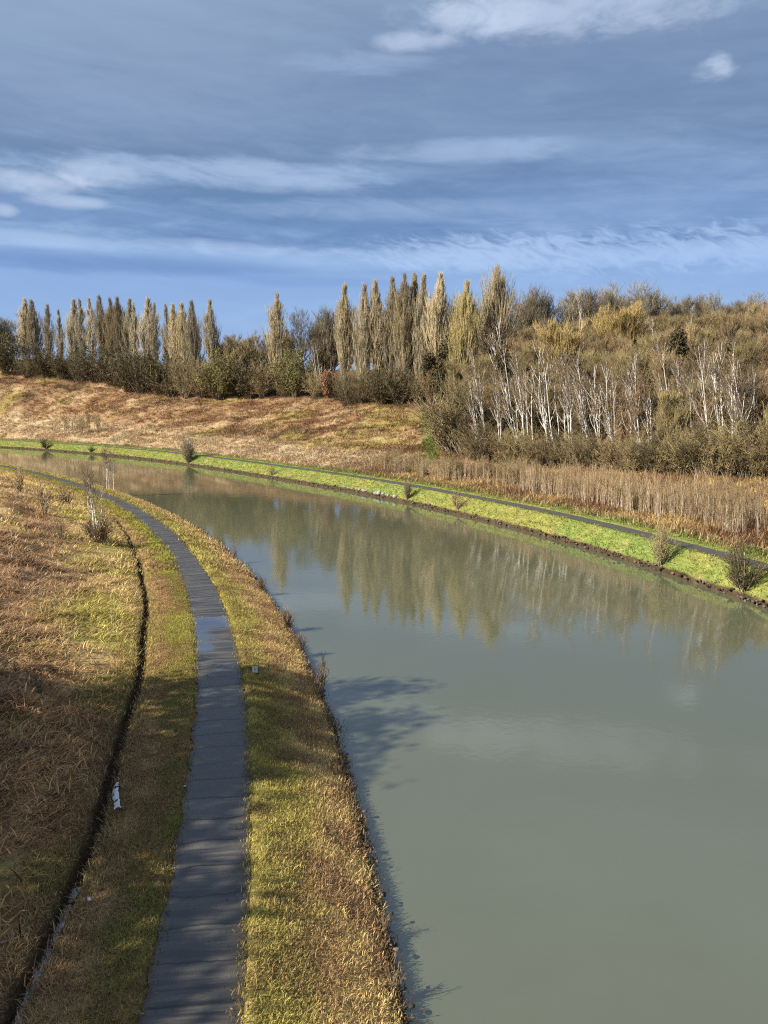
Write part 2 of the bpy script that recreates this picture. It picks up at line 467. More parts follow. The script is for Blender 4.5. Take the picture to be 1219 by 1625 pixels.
def shrub_mesh(seed, H=4.0, W=2.5, bark='wood_bark', twig='dark_twig', stems=24, fine=5, trop=.35, leaf=None, nleaf=0, lsize=.1):
    r = np.random.default_rng(seed)
    Ts, Rs = [], []
    for k in range(stems):
        a = r.uniform(0, 6.28); q = r.uniform(0, 1) ** .6
        top = (math.cos(a) * q * W * .75, math.sin(a) * q * W * .75, H * (.5 + .4 * math.sqrt(max(0, 1 - q * q))) * r.uniform(.75, 1.05))
        P, R_ = stem(r, (top[0] * .12, top[1] * .12, -.2), top, .045, .014, 6, .03)
        Ts.append(P); Rs.append(R_)
    TP = np.concatenate(Ts); TR = np.concatenate(Rs)
    P1, R1 = spawn(r, TP, TR, 9, .15, 1, (25, 65), lambda t, p, q, n: p * .36 * q.uniform(.5, 1.2, n), trop, 4, .03, .014, .14)
    P2, R2 = spawn(r, P1, R1, fine, .15, 1, (20, 60), lambda t, p, q, n: q.uniform(.15, .4, n) * max(.5, H / 4), trop * .6, 3, .018, .009, .15)
    crown = [tubes(P1, R1, 3), tubes(P2, R2, 3)]
    if leaf:
        ends = P2[:, 1:].reshape(-1, 3)
        pts = ends[r.integers(0, len(ends), nleaf)] + r.normal(0, .12, (nleaf, 3))
        a, b = join(crown), quads(r, pts, lsize)
        V, F = join([a, b])
        mi = np.concatenate([np.zeros(len(a[1])), np.ones(len(b[1]))])
        cm = mesh_np('shrub crown', V, F, [M[twig], M[leaf]], mi)
    else:
        cm = mesh_np('shrub crown', *join(crown), [M[twig]])
    return (mesh_np('shrub stems', *tubes(TP, TR, 4), [M[bark]]), cm)

def leafy_mesh(seed, H=11.0, W=3.2, leaf='leaf_dark', nclump=90, per=170, lsize=.17, low=.12):
    """dense evergreen tree: tapering trunk, limbs and leaf clumps spread unevenly through the crown"""
    r = np.random.default_rng(seed)
    TP, TR = stem(r, (0, 0, -.4), (r.normal(0, .3), r.normal(0, .3), H * .93), .28, .04, 9, .01)
    prof = lambda t: np.interp(t, [0, .15, .4, .75, 1], [.75, 1, .95, .6, .2])
    P1, R1 = spawn(r, TP, TR, nclump, low, .98, (50, 85), lambda t, p, q, n: W * prof(t) * q.uniform(.45, 1.1, n), .5, 5, .06, .02, .1)
    cl = P1[:, 2:].reshape(-1, 3)
    pts = np.repeat(cl, per // 3, 0) + r.normal(0, 1, (len(cl) * (per // 3), 3)) * np.array([.42, .42, .30])
    return (mesh_np('leafy trunk', *join([tubes(TP, TR, 6), tubes(P1, R1, 4)]), [M['wood_bark']], smooth=True),
            mesh_np('leafy crown', *quads(r, pts, lsize), [M[leaf]]))

def sapling_mesh(seed, H=5.0, stems=2):
    r = np.random.default_rng(seed)
    Ts, Rs = [], []
    for k in range(stems):
        P, R_ = stem(r, (r.normal(0, .18), r.normal(0, .18), -.15), (r.normal(0, .3), r.normal(0, .3), H * r.uniform(.75, 1)), .034, .011, 7, .012)
        Ts.append(P); Rs.append(R_)
    TP = np.concatenate(Ts); TR = np.concatenate(Rs)
    P1, R1 = spawn(r, TP, TR, 12, .3, .98, (15, 35), lambda t, p, q, n: H * .22 * q.uniform(.5, 1.1, n), .6, 4, .016, .007, .06)
    P2, R2 = spawn(r, P1, R1, 3, .2, 1, (12, 35), lambda t, p, q, n: q.uniform(.25, .6, n), .4, 3, .010, .006, .08)
    a = tubes(TP, TR, 4); b = join([tubes(P1, R1, 3), tubes(P2, R2, 3)])
    V, F = join([a, b])
    return V, F, np.concatenate([np.zeros(len(a[1])), np.ones(len(b[1]))])

def plant(name, meshes, X, Y, label, cat, group=None, rz=None, sc=1.0, z=None, wsc=1.0, parts=('trunk', 'crown')):
    z = float(ground_z(X, Y)[0]) if z is None else z
    o = obj(name, None, None, (X, Y, z - .05), rng.uniform(0, 6.28) if rz is None else rz, (sc * wsc, sc * wsc, sc))
    tag(o, label, cat, group)
    for nm, me in zip(parts, meshes):
        obj(nm, me, o)
    return o

# ------------------------------------------------------------------ SETTING: ground sheet
def build_ground():
    s_ = np.concatenate([np.arange(-160, -10, 6), np.arange(-10, 110, .45), np.arange(110, 200, .8), np.arange(200, 340, 1.3),
                         np.arange(340, 460, 6), np.arange(460, 1000, 40)])
    nn = np.concatenate([np.arange(-150, -50, 5), np.arange(-50, -20, 1.0), np.arange(-20, -9, .45), np.arange(-9, -6.6, .075),
                         np.arange(-6.6, -5.7, .25), [-5.66, -5.58, -5.5, -4.5, -3.42, -3.34, -3.28], np.arange(-3.1, -.4, .25),
                         [-.34, -.22, -.1, 0, .02, .6, 1.5, 8, 15]])
    dd = np.concatenate([[-12, -6, -1.5, -.3, -.02, 0, .12, .25, .38], np.arange(.6, 2.1, .25), [2.12, 2.3, 3.3, 4.3, 4.48], np.arange(4.8, 8, .4),
                         np.arange(8, 60, .75), np.arange(60, 150, 2.5), 150 * 1.13 ** np.arange(0, 19)])
    S1, N1 = np.meshgrid(s_, np.where(np.array(nn) < 0, np.array(nn) * NS, nn), indexing='ij')
    S2, D2 = np.meshgrid(s_, dd, indexing='ij')
    S = np.concatenate([S1, S2], 1); Nn = np.concatenate([N1, D2 + n_far(S2)], 1)
    # ragged water's edge
    edge = (fbm(S * .7, S * 0 + 1.5, 21, 4) - .5)
    Nn = Nn + np.where(np.abs(Nn) < .5, edge * .5, 0)
    X, Y = world(S, Nn)
    Z = height(S, Nn)
    col = zone_color(S, Nn, X, Y)
    a, b = S.shape
    V = np.stack([X, Y, Z], -1).reshape(-1, 3)
    i = np.arange(a * b).reshape(a, b)
    F = np.stack([i[:-1, :-1], i[:-1, 1:], i[1:, 1:], i[1:, :-1]], -1).reshape(-1, 4)
    m, nt, bs = new_mat('earth and matted grass')
    at_ = N(nt, 'ShaderNodeAttribute', attribute_name='Col')
    tc = N(nt, 'ShaderNodeTexCoord')
    n1 = noise(nt, tc.outputs['Object'], 5.5, 5, .65); n2 = noise(nt, tc.outputs['Object'], 1.3, 4, .6)
    v = math_(nt, 'MULTIPLY', maprange(nt, n1, .25, .75, .5, 1.35, False), maprange(nt, n2, .3, .7, .7, 1.25, False))
    hsv = N(nt, 'ShaderNodeHueSaturation'); L(nt, at_.outputs['Color'], hsv.inputs['Color']); L(nt, v, hsv.inputs['Value'])
    L(nt, hsv.outputs[0], bs.inputs['Base Color'])
    bs.inputs['Roughness'].default_value = .95; bs.inputs['Specular IOR Level'].default_value = .05
    bp = N(nt, 'ShaderNodeBump'); bp.inputs['Strength'].default_value = .9; bp.inputs['Distance'].default_value = .16
    L(nt, n1, bp.inputs['Height']); L(nt, bp.outputs[0], bs.inputs['Normal'])
    o = obj('ground', mesh_np('ground', V, F, [m], col=col.reshape(-1, 3), smooth=True))
    tag(o, kind='structure')
build_ground()

def strip_mesh(name, s_, n_rows, zoff, mat, jit=.05, seed=0):
    """surface strip following the canal; UV-like attributes keep distance along and across"""
    r = np.random.default_rng(seed)
    rows = n_rows(s_)                      # (len(s), k) offsets
    S = np.repeat(s_[:, None], rows.shape[1], 1)
    e = np.zeros_like(rows)
    e[:, 0] = (fbm(s_ * 1.7, s_ * 0, 91 + seed, 4) - .5) * jit * 4
    e[:, -1] = (fbm(s_ * 1.7, s_ * 0 + 7, 95 + seed, 4) - .5) * jit * 4
    rows2 = rows + e
    X, Y = world(S, np.where(rows2 < 0, rows2 * NS, rows2))
    Z = zoff(S, rows)
    V = np.stack([X, Y, Z], -1).reshape(-1, 3)
    a, b = rows.shape
    i = np.arange(a * b).reshape(a, b)
    F = np.stack([i[:-1, :-1], i[:-1, 1:], i[1:, 1:], i[1:, :-1]], -1).reshape(-1, 4)
    me = mesh_np(name, V, F, [mat], smooth=True)
    at_ = me.attributes.new('track', 'FLOAT_VECTOR', 'POINT')
    at_.data.foreach_set('vector', np.stack([S, rows, 0 * S], -1).astype(np.float32).ravel())
    return me

def asphalt():
    m, nt, b = new_mat('wet asphalt')
    at_ = N(nt, 'ShaderNodeAttribute', attribute_name='track')
    sp = N(nt, 'ShaderNodeSeparateXYZ'); L(nt, at_.outputs['Vector'], sp.inputs[0])
    s, n = sp.outputs[0], sp.outputs[1]
    tc = N(nt, 'ShaderNodeTexCoord')
    def cv(a, b_):
        c = N(nt, 'ShaderNodeCombineXYZ'); L(nt, math_(nt, 'MULTIPLY', s, a), c.inputs[0]); L(nt, math_(nt, 'MULTIPLY', n, b_), c.inputs[1]); return c.outputs[0]
    cross = noise(nt, cv(1.0, .10), 2.2, 5, .6, .2)       # bands across the path
    cross2 = noise(nt, cv(1.0, .05), 7.0, 4, .6, .1)
    cross = math_(nt, 'ADD', math_(nt, 'MULTIPLY', cross, .62), math_(nt, 'MULTIPLY', cross2, .38))
    big = noise(nt, cv(.45, .5), 1.0, 4, .6)
    fine = noise(nt, tc.outputs['Object'], 40, 3, .6)
    # seams across the surface about every 1.3 m, wandering
    wob = math_(nt, 'ADD', s, math_(nt, 'MULTIPLY', noise(nt, cv(.7, .8), 1.0, 3), .55))
    fr = math_(nt, 'FRACT', math_(nt, 'DIVIDE', wob, 1.32))
    seam = math_(nt, 'SUBTRACT', 1, maprange(nt, math_(nt, 'ABSOLUTE', math_(nt, 'SUBTRACT', fr, .5)), 0, .05))
    seam = math_(nt, 'MULTIPLY', seam, maprange(nt, noise(nt, cv(.9, .5), .8, 2), .28, .46))
    # standing water
    def box(v, a0, a1, b0, b1):
        return math_(nt, 'MULTIPLY', maprange(nt, v, a0, a1), math_(nt, 'SUBTRACT', 1, maprange(nt, v, b0, b1)))
    warp = math_(nt, 'MULTIPLY', math_(nt, 'SUBTRACT', noise(nt, cv(.8, 1.2), 1.3, 3), .5), 2.4)
    sw = math_(nt, 'ADD', s, warp)
    nw = math_(nt, 'ADD', n, math_(nt, 'MULTIPLY', warp, .45))
    pud = math_(nt, 'MULTIPLY', box(sw, 41.0, 41.7, 47.2, 47.7), math_(nt, 'SUBTRACT', 1, maprange(nt, nw, -4.9, -4.4)))
    pud2 = math_(nt, 'MULTIPLY', box(sw, 45.4, 45.8, 48.0, 48.4), math_(nt, 'SUBTRACT', 1, maprange(nt, nw, -3.8, -3.4)))
    pud3 = math_(nt, 'MULTIPLY', maprange(nt, big, .60, .66), maprange(nt, s, 24, 40))
    puddle = math_(nt, 'MAXIMUM', math_(nt, 'MAXIMUM', pud, pud2), math_(nt, 'MULTIPLY', pud3, .55))
    base = mixrgb(nt, maprange(nt, cross, .40, .60), (.014, .0125, .011), (.112, .099, .084))
    base = mixrgb(nt, maprange(nt, big, .55, .75), base, (.115, .10, .084))
    base = mixrgb(nt, maprange(nt, fine, .35, .65, 0, .45), base, (.03, .03, .03))
    base = mixrgb(nt, math_(nt, 'MULTIPLY', seam, .95), base, (.010, .013, .013))
    base = mixrgb(nt, math_(nt, 'MULTIPLY', puddle, .7), base, (.03, .03, .03))
    # darker brown towards both edges of the path
    edge = math_(nt, 'MAXIMUM', maprange(nt, nw, -3.95, -3.35), math_(nt, 'SUBTRACT', 1, maprange(nt, nw, -5.6, -5.25)))
    base = mixrgb(nt, math_(nt, 'MULTIPLY', edge, .75), base, (.045, .033, .022))
    L(nt, base, b.inputs['Base Color'])
    rg = maprange(nt, cross, .40, .60, .16, .6, False)
    rg2 = N(nt, 'ShaderNodeMix', data_type='FLOAT'); L(nt, puddle, rg2.inputs[0]); L(nt, rg, rg2.inputs[2]); rg2.inputs[3].default_value = .04
    L(nt, rg2.outputs[0], b.inputs['Roughness'])
    b.inputs['Specular IOR Level'].default_value = .5
    L(nt, puddle, b.inputs['Coat Weight']); b.inputs['Coat Roughness'].default_value = .02; b.inputs['Coat IOR'].default_value = 1.8
    bp = N(nt, 'ShaderNodeBump'); bp.inputs['Distance'].default_value = .012
    L(nt, math_(nt, 'SUBTRACT', 1, puddle), bp.inputs['Strength'])
    hh = math_(nt, 'ADD', math_(nt, 'MULTIPLY', fine, .5), math_(nt, 'MULTIPLY', cross, 1.4))
    hh = math_(nt, 'SUBTRACT', hh, math_(nt, 'MULTIPLY', seam, .8))
    L(nt, hh, bp.inputs['Height']); L(nt, bp.outputs[0], b.inputs['Normal'])
    return m
M['asphalt'] = asphalt()
s_ = np.concatenate([np.arange(-60, 120, .3), np.arange(120, 420, 1.5)])
def near_rows(s):
    ce = np.interp(s, [-60, 15, 50, 64, 95, 118, 141, 178, 420], [-3.36, -3.36, -3.5, -3.7, -3.3, -3.3, -3.25, -3.1, -3.1])
    wd = np.interp(s, [-60, 20, 60, 120, 200], [2.1, 2.05, 1.9, 2.0, 2.0])
    return ce[:, None] - wd[:, None] * np.linspace(0, 1, 7)[None]
o = obj('towpath', strip_mesh('towpath', s_, near_rows, lambda S, n: PATH_H + .012 * np.cos((n + 4.45) * 1.5) + 0 * S, M['asphalt'], .09))
tag(o, kind='structure')

def gravel_mat():
    m, nt, b = new_mat('dark far path')
    tc = N(nt, 'ShaderNodeTexCoord')
    c = mixrgb(nt, noise(nt, tc.outputs['Object'], 2.5, 5), (.035, .032, .028), (.085, .075, .062))
    L(nt, c, b.inputs['Base Color']); b.inputs['Roughness'].default_value = .8
    return m
M['farpath'] = gravel_mat()
s2 = np.arange(-60, 420, .8)
o = obj('far_path', strip_mesh('far_path', s2, lambda s: n_far(s)[:, None] + 2.32 + np.linspace(0, 1.75, 5)[None], lambda S, n: 1.83 + 0 * S, M['farpath'], .05, 3))
tag(o, kind='structure')

def water_mat(name, col, bump, rough=.045):
    m, nt, b = new_mat(name)
    tc = N(nt, 'ShaderNodeTexCoord')
    mp = N(nt, 'ShaderNodeMapping'); mp.inputs['Scale'].default_value = (1, 1, 1); L(nt, tc.outputs['Object'], mp.inputs[0])
    n1 = noise(nt, mp.outputs[0], 2.6, 3, .5); n2 = noise(nt, mp.outputs[0], .5, 3, .5); n3 = noise(nt, mp.outputs[0], .035, 3, .5)
    L(nt, mixrgb(nt, maprange(nt, n3, .3, .7), col, tuple(c * .9 for c in col)), b.inputs['Base Color'])
    b.inputs['Roughness'].default_value = rough; b.inputs['IOR'].default_value = 2.0
    bp = N(nt, 'ShaderNodeBump'); bp.inputs['Distance'].default_value = bump; bp.inputs['Strength'].default_value = 1
    gust = maprange(nt, n3, .35, .65, .5, 1.2, False)
    hgt = math_(nt, 'MULTIPLY', math_(nt, 'ADD', n1, math_(nt, 'MULTIPLY', n2, 2.2)), gust)
    L(nt, hgt, bp.inputs['Height']); L(nt, bp.outputs[0], b.inputs['Normal'])
    return m
M['water'] = water_mat('turbid canal water', (.101, .107, .064), .0026)
sw = np.concatenate([np.arange(-150, 340, 2.0), np.arange(340, 1000, 10)])
fr = np.linspace(0, 1, 9)
X, Y = world(np.repeat(sw[:, None], 9, 1), -.6 + (n_far(sw)[:, None] + 1.2) * fr[None])
V = np.stack([X, Y, 0 * X], -1).reshape(-1, 3)
i = np.arange(len(sw) * 9).reshape(len(sw), 9)
o = obj('canal_water', mesh_np('canal_water', V, np.stack([i[:-1, :-1], i[:-1, 1:], i[1:, 1:], i[1:, :-1]], -1).reshape(-1, 4), [M['water']]))
tag(o, kind='structure')
# trickle standing in the ditch near the bottom of the picture
M['ditchwater'] = water_mat('ditch water', (.05, .05, .04), .004)
sd_ = np.arange(8, 22, .3)
wv = -7.95 - ditch_c(sd_)
X, Y = world(np.repeat(sd_[:, None], 3, 1), ((-7.95 - wv)[:, None] + np.array([-.3, 0, .3])[None]) * NS)
V = np.stack([X, Y, 0 * X + .87], -1).reshape(-1, 3)
i = np.arange(len(sd_) * 3).reshape(len(sd_), 3)
o = obj('ditch_water', mesh_np('ditch_water', V, np.stack([i[:-1, :-1], i[:-1, 1:], i[1:, 1:], i[1:, :-1]], -1).reshape(-1, 4), [M['ditchwater']]))
tag(o, kind='structure')

# ------------------------------------------------------------------ grass and bracken (stuff)
def tufts(name, label, s0, s1, n0, n1, count, h, w, blades, lean, far=False, spread=.15, tint=None, jitter=.25, avoid=None, seed=1, colmul=1.0):
    r = np.random.default_rng(seed)
    s = r.uniform(s0, s1, count); n = r.uniform(n0, n1, count)
    n = n + n_far(s) if far else n * NS
    X, Y = world(s, n)
    if avoid is not None:
        k = avoid(s, n, X, Y, r); s, n, X, Y = s[k], n[k], X[k], Y[k]
    count = len(s)
    col = zone_color(s, n, X, Y)
    if tint is not None: col = mixc(col, np.array(tint[0]), r.uniform(0, tint[1], count))
    Z = height(s, n)
    k = blades
    bx = np.repeat(X, k) + r.normal(0, spread, count * k); by = np.repeat(Y, k) + r.normal(0, spread, count * k); bz = np.repeat(Z, k) - .02
    a = r.uniform(0, 2 * np.pi, count * k)
    # neighbouring blades lie over the same way
    a = np.where(r.random(count * k) < .6, np.repeat(r.uniform(0, 2 * np.pi, count), k) + r.normal(0, .5, count * k), a)
    hh = r.uniform(.55, 1.25, count * k) * h * np.repeat(r.uniform(.7, 1.3, count), k)
    le = hh * r.uniform(*lean, count * k)
    ww = w * r.uniform(.6, 1.4, count * k)
    px, py = -np.sin(a) * ww, np.cos(a) * ww
    dx, dy = np.cos(a) * le, np.sin(a) * le
    up = hh / np.sqrt(1 + (le / hh) ** 2) * 1.1
    v0 = np.stack([bx - px, by - py, bz], -1); v1 = np.stack([bx + px, by + py, bz], -1)
    m0 = np.stack([bx + dx * .4 + px * .8, by + dy * .4 + py * .8, bz + up * .7], -1)
    m1 = np.stack([bx + dx * .4 - px * .8, by + dy * .4 - py * .8, bz + up * .7], -1)
    t = np.stack([bx + dx, by + dy, bz + up], -1)
    V = np.stack([v0, v1, m0, m1, t], 1).reshape(-1, 3)
    b = np.arange(count * k) * 5
    F = np.concatenate([np.stack([b, b + 1, b + 2], -1), np.stack([b, b + 2, b + 3], -1), np.stack([b + 3, b + 2, b + 4], -1)])
    cc = np.repeat(col, k, 0) * (1 + r.normal(0, jitter, (count * k, 1))) * colmul
    cc = np.repeat(np.clip(cc, .004, .9), 5, 0)
    o = obj(name, mesh_np(name, V, F, [M['grass']], col=cc))
    tag(o, label, 'grass', None, 'stuff')
    return o
noditch = lambda s, n, X, Y, r: np.abs(n / NS - ditch_c(s)) > .36
tufts('verge_grass', 'straw and lime grass on the verge between towpath and canal', 10, 62, -3.42, -.02, 34000, .105, .009, 7, (.3, 1.4), seed=2, jitter=.18, colmul=1.18)
tufts('verge_grass', 'pale grass on the far stretch of the canal verge', 62, 175, -3.5, -.02, 9000, .2, .025, 7, (.3, 1.2), seed=3, spread=.25, colmul=1.18)
tufts('ditch_grass', 'mossy grass between the towpath and the ditch', 8, 62, -9.2, -5.52, 34000, .095, .009, 7, (.3, 1.4), seed=4, jitter=.18, avoid=noditch, colmul=1.18)
tufts('ditch_grass', 'yellow grass beside the distant towpath', 62, 175, -9.2, -5.4, 9000, .18, .025, 7, (.3, 1.2), seed=5, spread=.25, avoid=lambda s, n, X, Y, r: (np.abs(n / NS - ditch_c(s)) > .36) | (s > 120))
on_lip = lambda s, n, X, Y, r: np.abs(np.abs(n / NS - ditch_c(s)) - .55) < .16
tufts('ditch_grass', 'long straw grass hanging over the lips of the ditch', 9, 60, -8.9, -7.0, 7000, .2, .012, 7, (.5, 1.5), seed=14, avoid=on_lip, tint=(C['straw'], .6))
patchy = lambda s, n, X, Y, r: r.random(len(s)) < .25 + .9 * sst(.40, .62, fbm(X * .3, Y * .3, 77, 3))
tufts('bracken', 'collapsed brown bracken and straw on the near hillside', 4, 60, -48, -8.9, 52000, .34, .017, 8, (.7, 2.2), seed=6, spread=.22, avoid=patchy, colmul=1.3, jitter=.4)
tufts('bracken', 'long flattened bracken fronds lying on the near hillside', 6, 75, -46, -10.5, 26000, .36, .022, 8, (.9, 2.4), seed=16, spread=.2, avoid=patchy, tint=(C['rust'], .8), jitter=.5, colmul=1.25)
tufts('bracken', 'brown bracken on the distant part of the near hillside', 60, 190, -62, -8.9, 34000, .42, .03, 8, (.6, 2.0), seed=7, spread=.3, avoid=patchy, colmul=1.3, jitter=.4)
tufts('bank_grass', 'bright green mown grass on the far canal bank', 30, 330, .3, 2.25, 16000, .10, .03, 5, (.2, .9), far=True, seed=8, spread=.2)
tufts('bank_grass', 'green grass behind the far path', 30, 330, 4.4, 6.5, 9000, .14, .03, 5, (.2, .9), far=True, seed=9, spread=.2)
tufts('meadow_grass', 'tan and brown rough grass on the far meadow slope', 105, 350, 5.6, 66, 62000, .55, .055, 9, (.6, 1.9), far=True, seed=10, spread=.45, avoid=lambda s, n, X, Y, r: (wood_mask(X, Y) < .5) & patchy(s, n, X, Y, r))
tufts('meadow_grass', 'rust bracken and straw around the saplings', 35, 128, 5.4, 34, 30000, .6, .03, 8, (.3, 1.4), far=True, seed=11, spread=.3, avoid=lambda s, n, X, Y, r: wood_mask(X, Y) < .6)

r = np.random.default_rng(66)
nl = 20000
s = 10 + 60 * r.random(nl) ** 1.3; q = r.random(nl); n = np.where(q < .48, r.uniform(-3.6, -.1, nl), np.where(q < .96, r.uniform(-9.5, -5.3, nl), np.where(q < .98, r.normal(-3.5, .2, nl), r.normal(-5.3, .25, nl)))) * NS
X, Y = world(s, n)
lv, lf = quads(r, np.stack([X, Y, height(s, n) + r.uniform(.03, .12, nl)], -1), .028)
o = obj('fallen_leaves', mesh_np('fallen_leaves', lv, lf, [M['leaf_rust']]))
tag(o, 'brown fallen leaves strewn over the grass beside the towpath', 'leaves', None, 'stuff')
# ------------------------------------------------------------------ stones along the water line (stuff) and the pale outfall stones
def rocks(r, pos, size):
    """irregular stones as squashed, jittered octahedra split once"""
    oct_ = np.array([[1, 0, 0], [-1, 0, 0], [0, 1, 0], [0, -1, 0], [0, 0, 1], [0, 0, -1]], float)
    f = np.array([[0, 2, 4], [2, 1, 4], [1, 3, 4], [3, 0, 4], [2, 0, 5], [1, 2, 5], [3, 1, 5], [0, 3, 5]])
    vs = list(map(tuple, oct_)); cache = {}; F = []
    def mid(a, b):
        k = (min(a, b), max(a, b))
        if k not in cache:
            v = np.array(vs[a]) + np.array(vs[b]); vs.append(tuple(v / np.linalg.norm(v))); cache[k] = len(vs) - 1
        return cache[k]
    for a, b, c in f:
        ab, bc, ca = mid(a, b), mid(b, c), mid(c, a)
        F += [[a, ab, ca], [b, bc, ab], [c, ca, bc], [ab, bc, ca]]
    U = np.array(vs); F = np.array(F)
    n = len(pos)
    sc = size[:, None, None] * r.uniform(.6, 1.3, (n, 1, 3)) * np.array([1, 1, .7])
    V = U[None] * sc * r.uniform(.78, 1.15, (n, len(U), 1))
    a = r.uniform(0, 6.28, n); c, q = np.cos(a)[:, None], np.sin(a)[:, None]
    V = np.stack([V[..., 0] * c - V[..., 1] * q, V[..., 0] * q + V[..., 1] * c, V[..., 2]], -1) + pos[:, None, :]
    return V.reshape(-1, 3), (F[None] + (np.arange(n) * len(U))[:, None, None]).reshape(-1, 3)
M['stone'] = bark_mat('brown bank stone', (.04, .032, .024), (.16, .12, .085), scale=2, island=.8)
M['palestone'] = bark_mat('pale grey stone', (.20, .185, .16), (.36, .34, .30), scale=4, island=.4)
r = np.random.default_rng(55)
ns = 1700
s = 35 + 260 * r.random(ns) ** 1.4
n = n_far(s) + r.uniform(-.25, .3, ns)
X, Y = world(s, n)
o = obj('bank_stones', mesh_np('bank_stones', *rocks(r, np.stack([X, Y, r.uniform(0, .5, ns)], -1), r.uniform(.05, .15, ns)), [M['stone']]))
tag(o, 'dark stones lining the far water line', 'stones', None, 'stuff')
s = 8 + 70 * r.random(900) ; n = r.uniform(-.25, .18, 900)
X, Y = world(s, n)
o = obj('bank_stones', mesh_np('bank_stones', *rocks(r, np.stack([X, Y, r.uniform(-.05, .45, 900)], -1), r.uniform(.03, .085, 900)), [M['stone']]))
tag(o, 'dark clods and stones along the near water line', 'stones', None, 'stuff')
for k in range(16):
    px = 520 + 66 * (k + r.random()) / 16; py = 773.5 + (px - 520) * .235 + r.uniform(-3, 3)
    Yd = FPX * 13.4 / (py - 630)
    x, y, z = at(px, py, Yd)
    s1, n1 = to_sn(x, y); dn = min(1.2, max(.0, float(n1[0] - n_far(s1)[0]))) * .6 + r.uniform(0, .4)
    X, Y = world(s1, n_far(s1) + dn)
    o = obj('stone', mesh_np('stone', *rocks(r, np.zeros((1, 3)), np.array([r.uniform(.2, .42)])), [M['palestone']], smooth=False), None,
            (float(X[0]), float(Y[0]), float(height(s1, n_far(s1) + dn)[0]) + .08))
    tag(o, 'pale grey stone in the heap by the far water line', 'stone', 'pale stones heaped at the far water line')

# ------------------------------------------------------------------ POPLARS
pop = [poplar_mesh(100 + k, 30, 3.2 + .25 * (k % 3), ['poplar_twig', 'poplar_grey', 'poplar_twig'][k % 3], nl=230) for k in range(5)]
popthin = [poplar_mesh(120 + k, 30, 2.5, 'poplar_grey', nl=140, dens=1.1) for k in range(2)]
popgold = [poplar_mesh(130, 30, 4.2, 'poplar_gold', nl=230, wide_at=.3), poplar_mesh(131, 30, 4.6, 'poplar_twig', nl=260, wide_at=.3)]
ORD = ['first', 'second', 'third', 'fourth', 'fifth', 'sixth', 'seventh', 'eighth', 'ninth', 'tenth', 'eleventh', 'twelfth', 'thirteenth',
       'fourteenth', 'fifteenth', 'sixteenth', 'seventeenth', 'eighteenth', 'nineteenth', 'twentieth']

def poplar(px, ptop, Yd, meshes, label, group, wsc=1.0):
    X, Y, ztop = at(px, ptop, Yd)
    z = float(ground_z(X, Y)[0])
    sc = (ztop - z) / 29.6
    return plant('poplar_tree', meshes, X, Y, label, 'tree', group, sc=sc, z=z, wsc=wsc / max(.6, sc) * 1.06)

left = [(36, 471, 292, 0, 1.05), (54, 475, 290, 1, .95), (72, 479, 287, 5, 1.1), (92, 489, 285, 6, .8), (112, 474, 283, 1, 1), (127, 472, 280, 6, 1),
        (142, 470, 279, 6, 1), (161, 468, 276, 1, .9), (173, 470, 272, 0, .9), (189, 471, 270, 2, 1), (201, 473, 268, 1, .9), (213, 476, 266, 5, .8), (230, 472, 264, 1, 1.1),
        (243, 478, 261, 6, .9), (262, 479, 256, 5, .9), (277, 480, 250, 3, 1.0), (290, 478, 247, 0, 1.1), (308, 476, 244, 1, .85), (333, 474, 243, 4, .85)]
allp = pop + popthin
for k, (px, pt, Yd, v, w) in enumerate(left):
    poplar(px, pt, Yd, allp[v], 'bare columnar poplar, %s from the left in the long row above the meadow' % ORD[k], 'poplars of the long left row', w)
poplar(437, 463, 236, pop[2], 'solitary bare columnar poplar standing apart between the two poplar rows', 'poplars of the right row', 1.0)
mid = [(549, 447, 208, pop[0], 1.0), (575, 450, 206, pop[1], .95), (600, 442, 205, pop[3], 1.05), (622, 438, 204, pop[4], .95), (642, 432, 200, pop[2], 1.0),
       (655, 430, 203, pop[0], 1.0), (669, 433, 199, pop[1], .95), (697, 431, 192, pop[3], 1.1)]
for k, (px, pt, Yd, me, w) in enumerate(mid):
    poplar(px, pt, Yd, me, 'bare columnar poplar, %s from the left in the close clump by the green ride' % ORD[k], 'poplars of the right row', w)
poplar(739, 447, 172, popgold[0], 'stout golden poplar just right of the dark evergreens', 'poplars of the right row', .92)
poplar(787, 420, 176, popgold[1], 'tallest poplar, broad and tawny, at the edge of the right wood', 'poplars of the right row', 1.0)

# ------------------------------------------------------------------ shrubs and trees along the meadow's upper edge
dark = [shrub_mesh(200 + k, 6, 4.2, twig='dark_twig', stems=34, fine=6, leaf='leaf_dark' if k % 2 == 0 else None, nleaf=2600, lsize=.13) for k in range(3)]
olive = [shrub_mesh(210 + k, 5, 3.2, twig='olive_twig', stems=30, fine=6) for k in range(3)]
brown = [shrub_mesh(220 + k, 5, 3.0, twig='wood_twig', stems=26, fine=6) for k in range(2)]
green = shrub_mesh(230, 6, 3.8, twig='olive_twig', stems=40, fine=6, leaf='leaf_green', nleaf=3200, lsize=.12)
rusty = shrub_mesh(231, 4.5, 2.4, twig='red_twig', stems=20, leaf='leaf_rust', nleaf=2600, lsize=.14)

def shrub_px(px, base, ptop, Yd, meshes, Hm, label, group, wsc=1.0, cat='shrub', name='shrub'):
    X, Y, zt = at(px, ptop, Yd)
    z = float(ground_z(X, Y)[0])
    sc = max(.35, (zt - z) / Hm)
    return plant(name, meshes, X, Y, label, cat, group, sc=sc, z=z, wsc=wsc, parts=('stems', 'crown'))

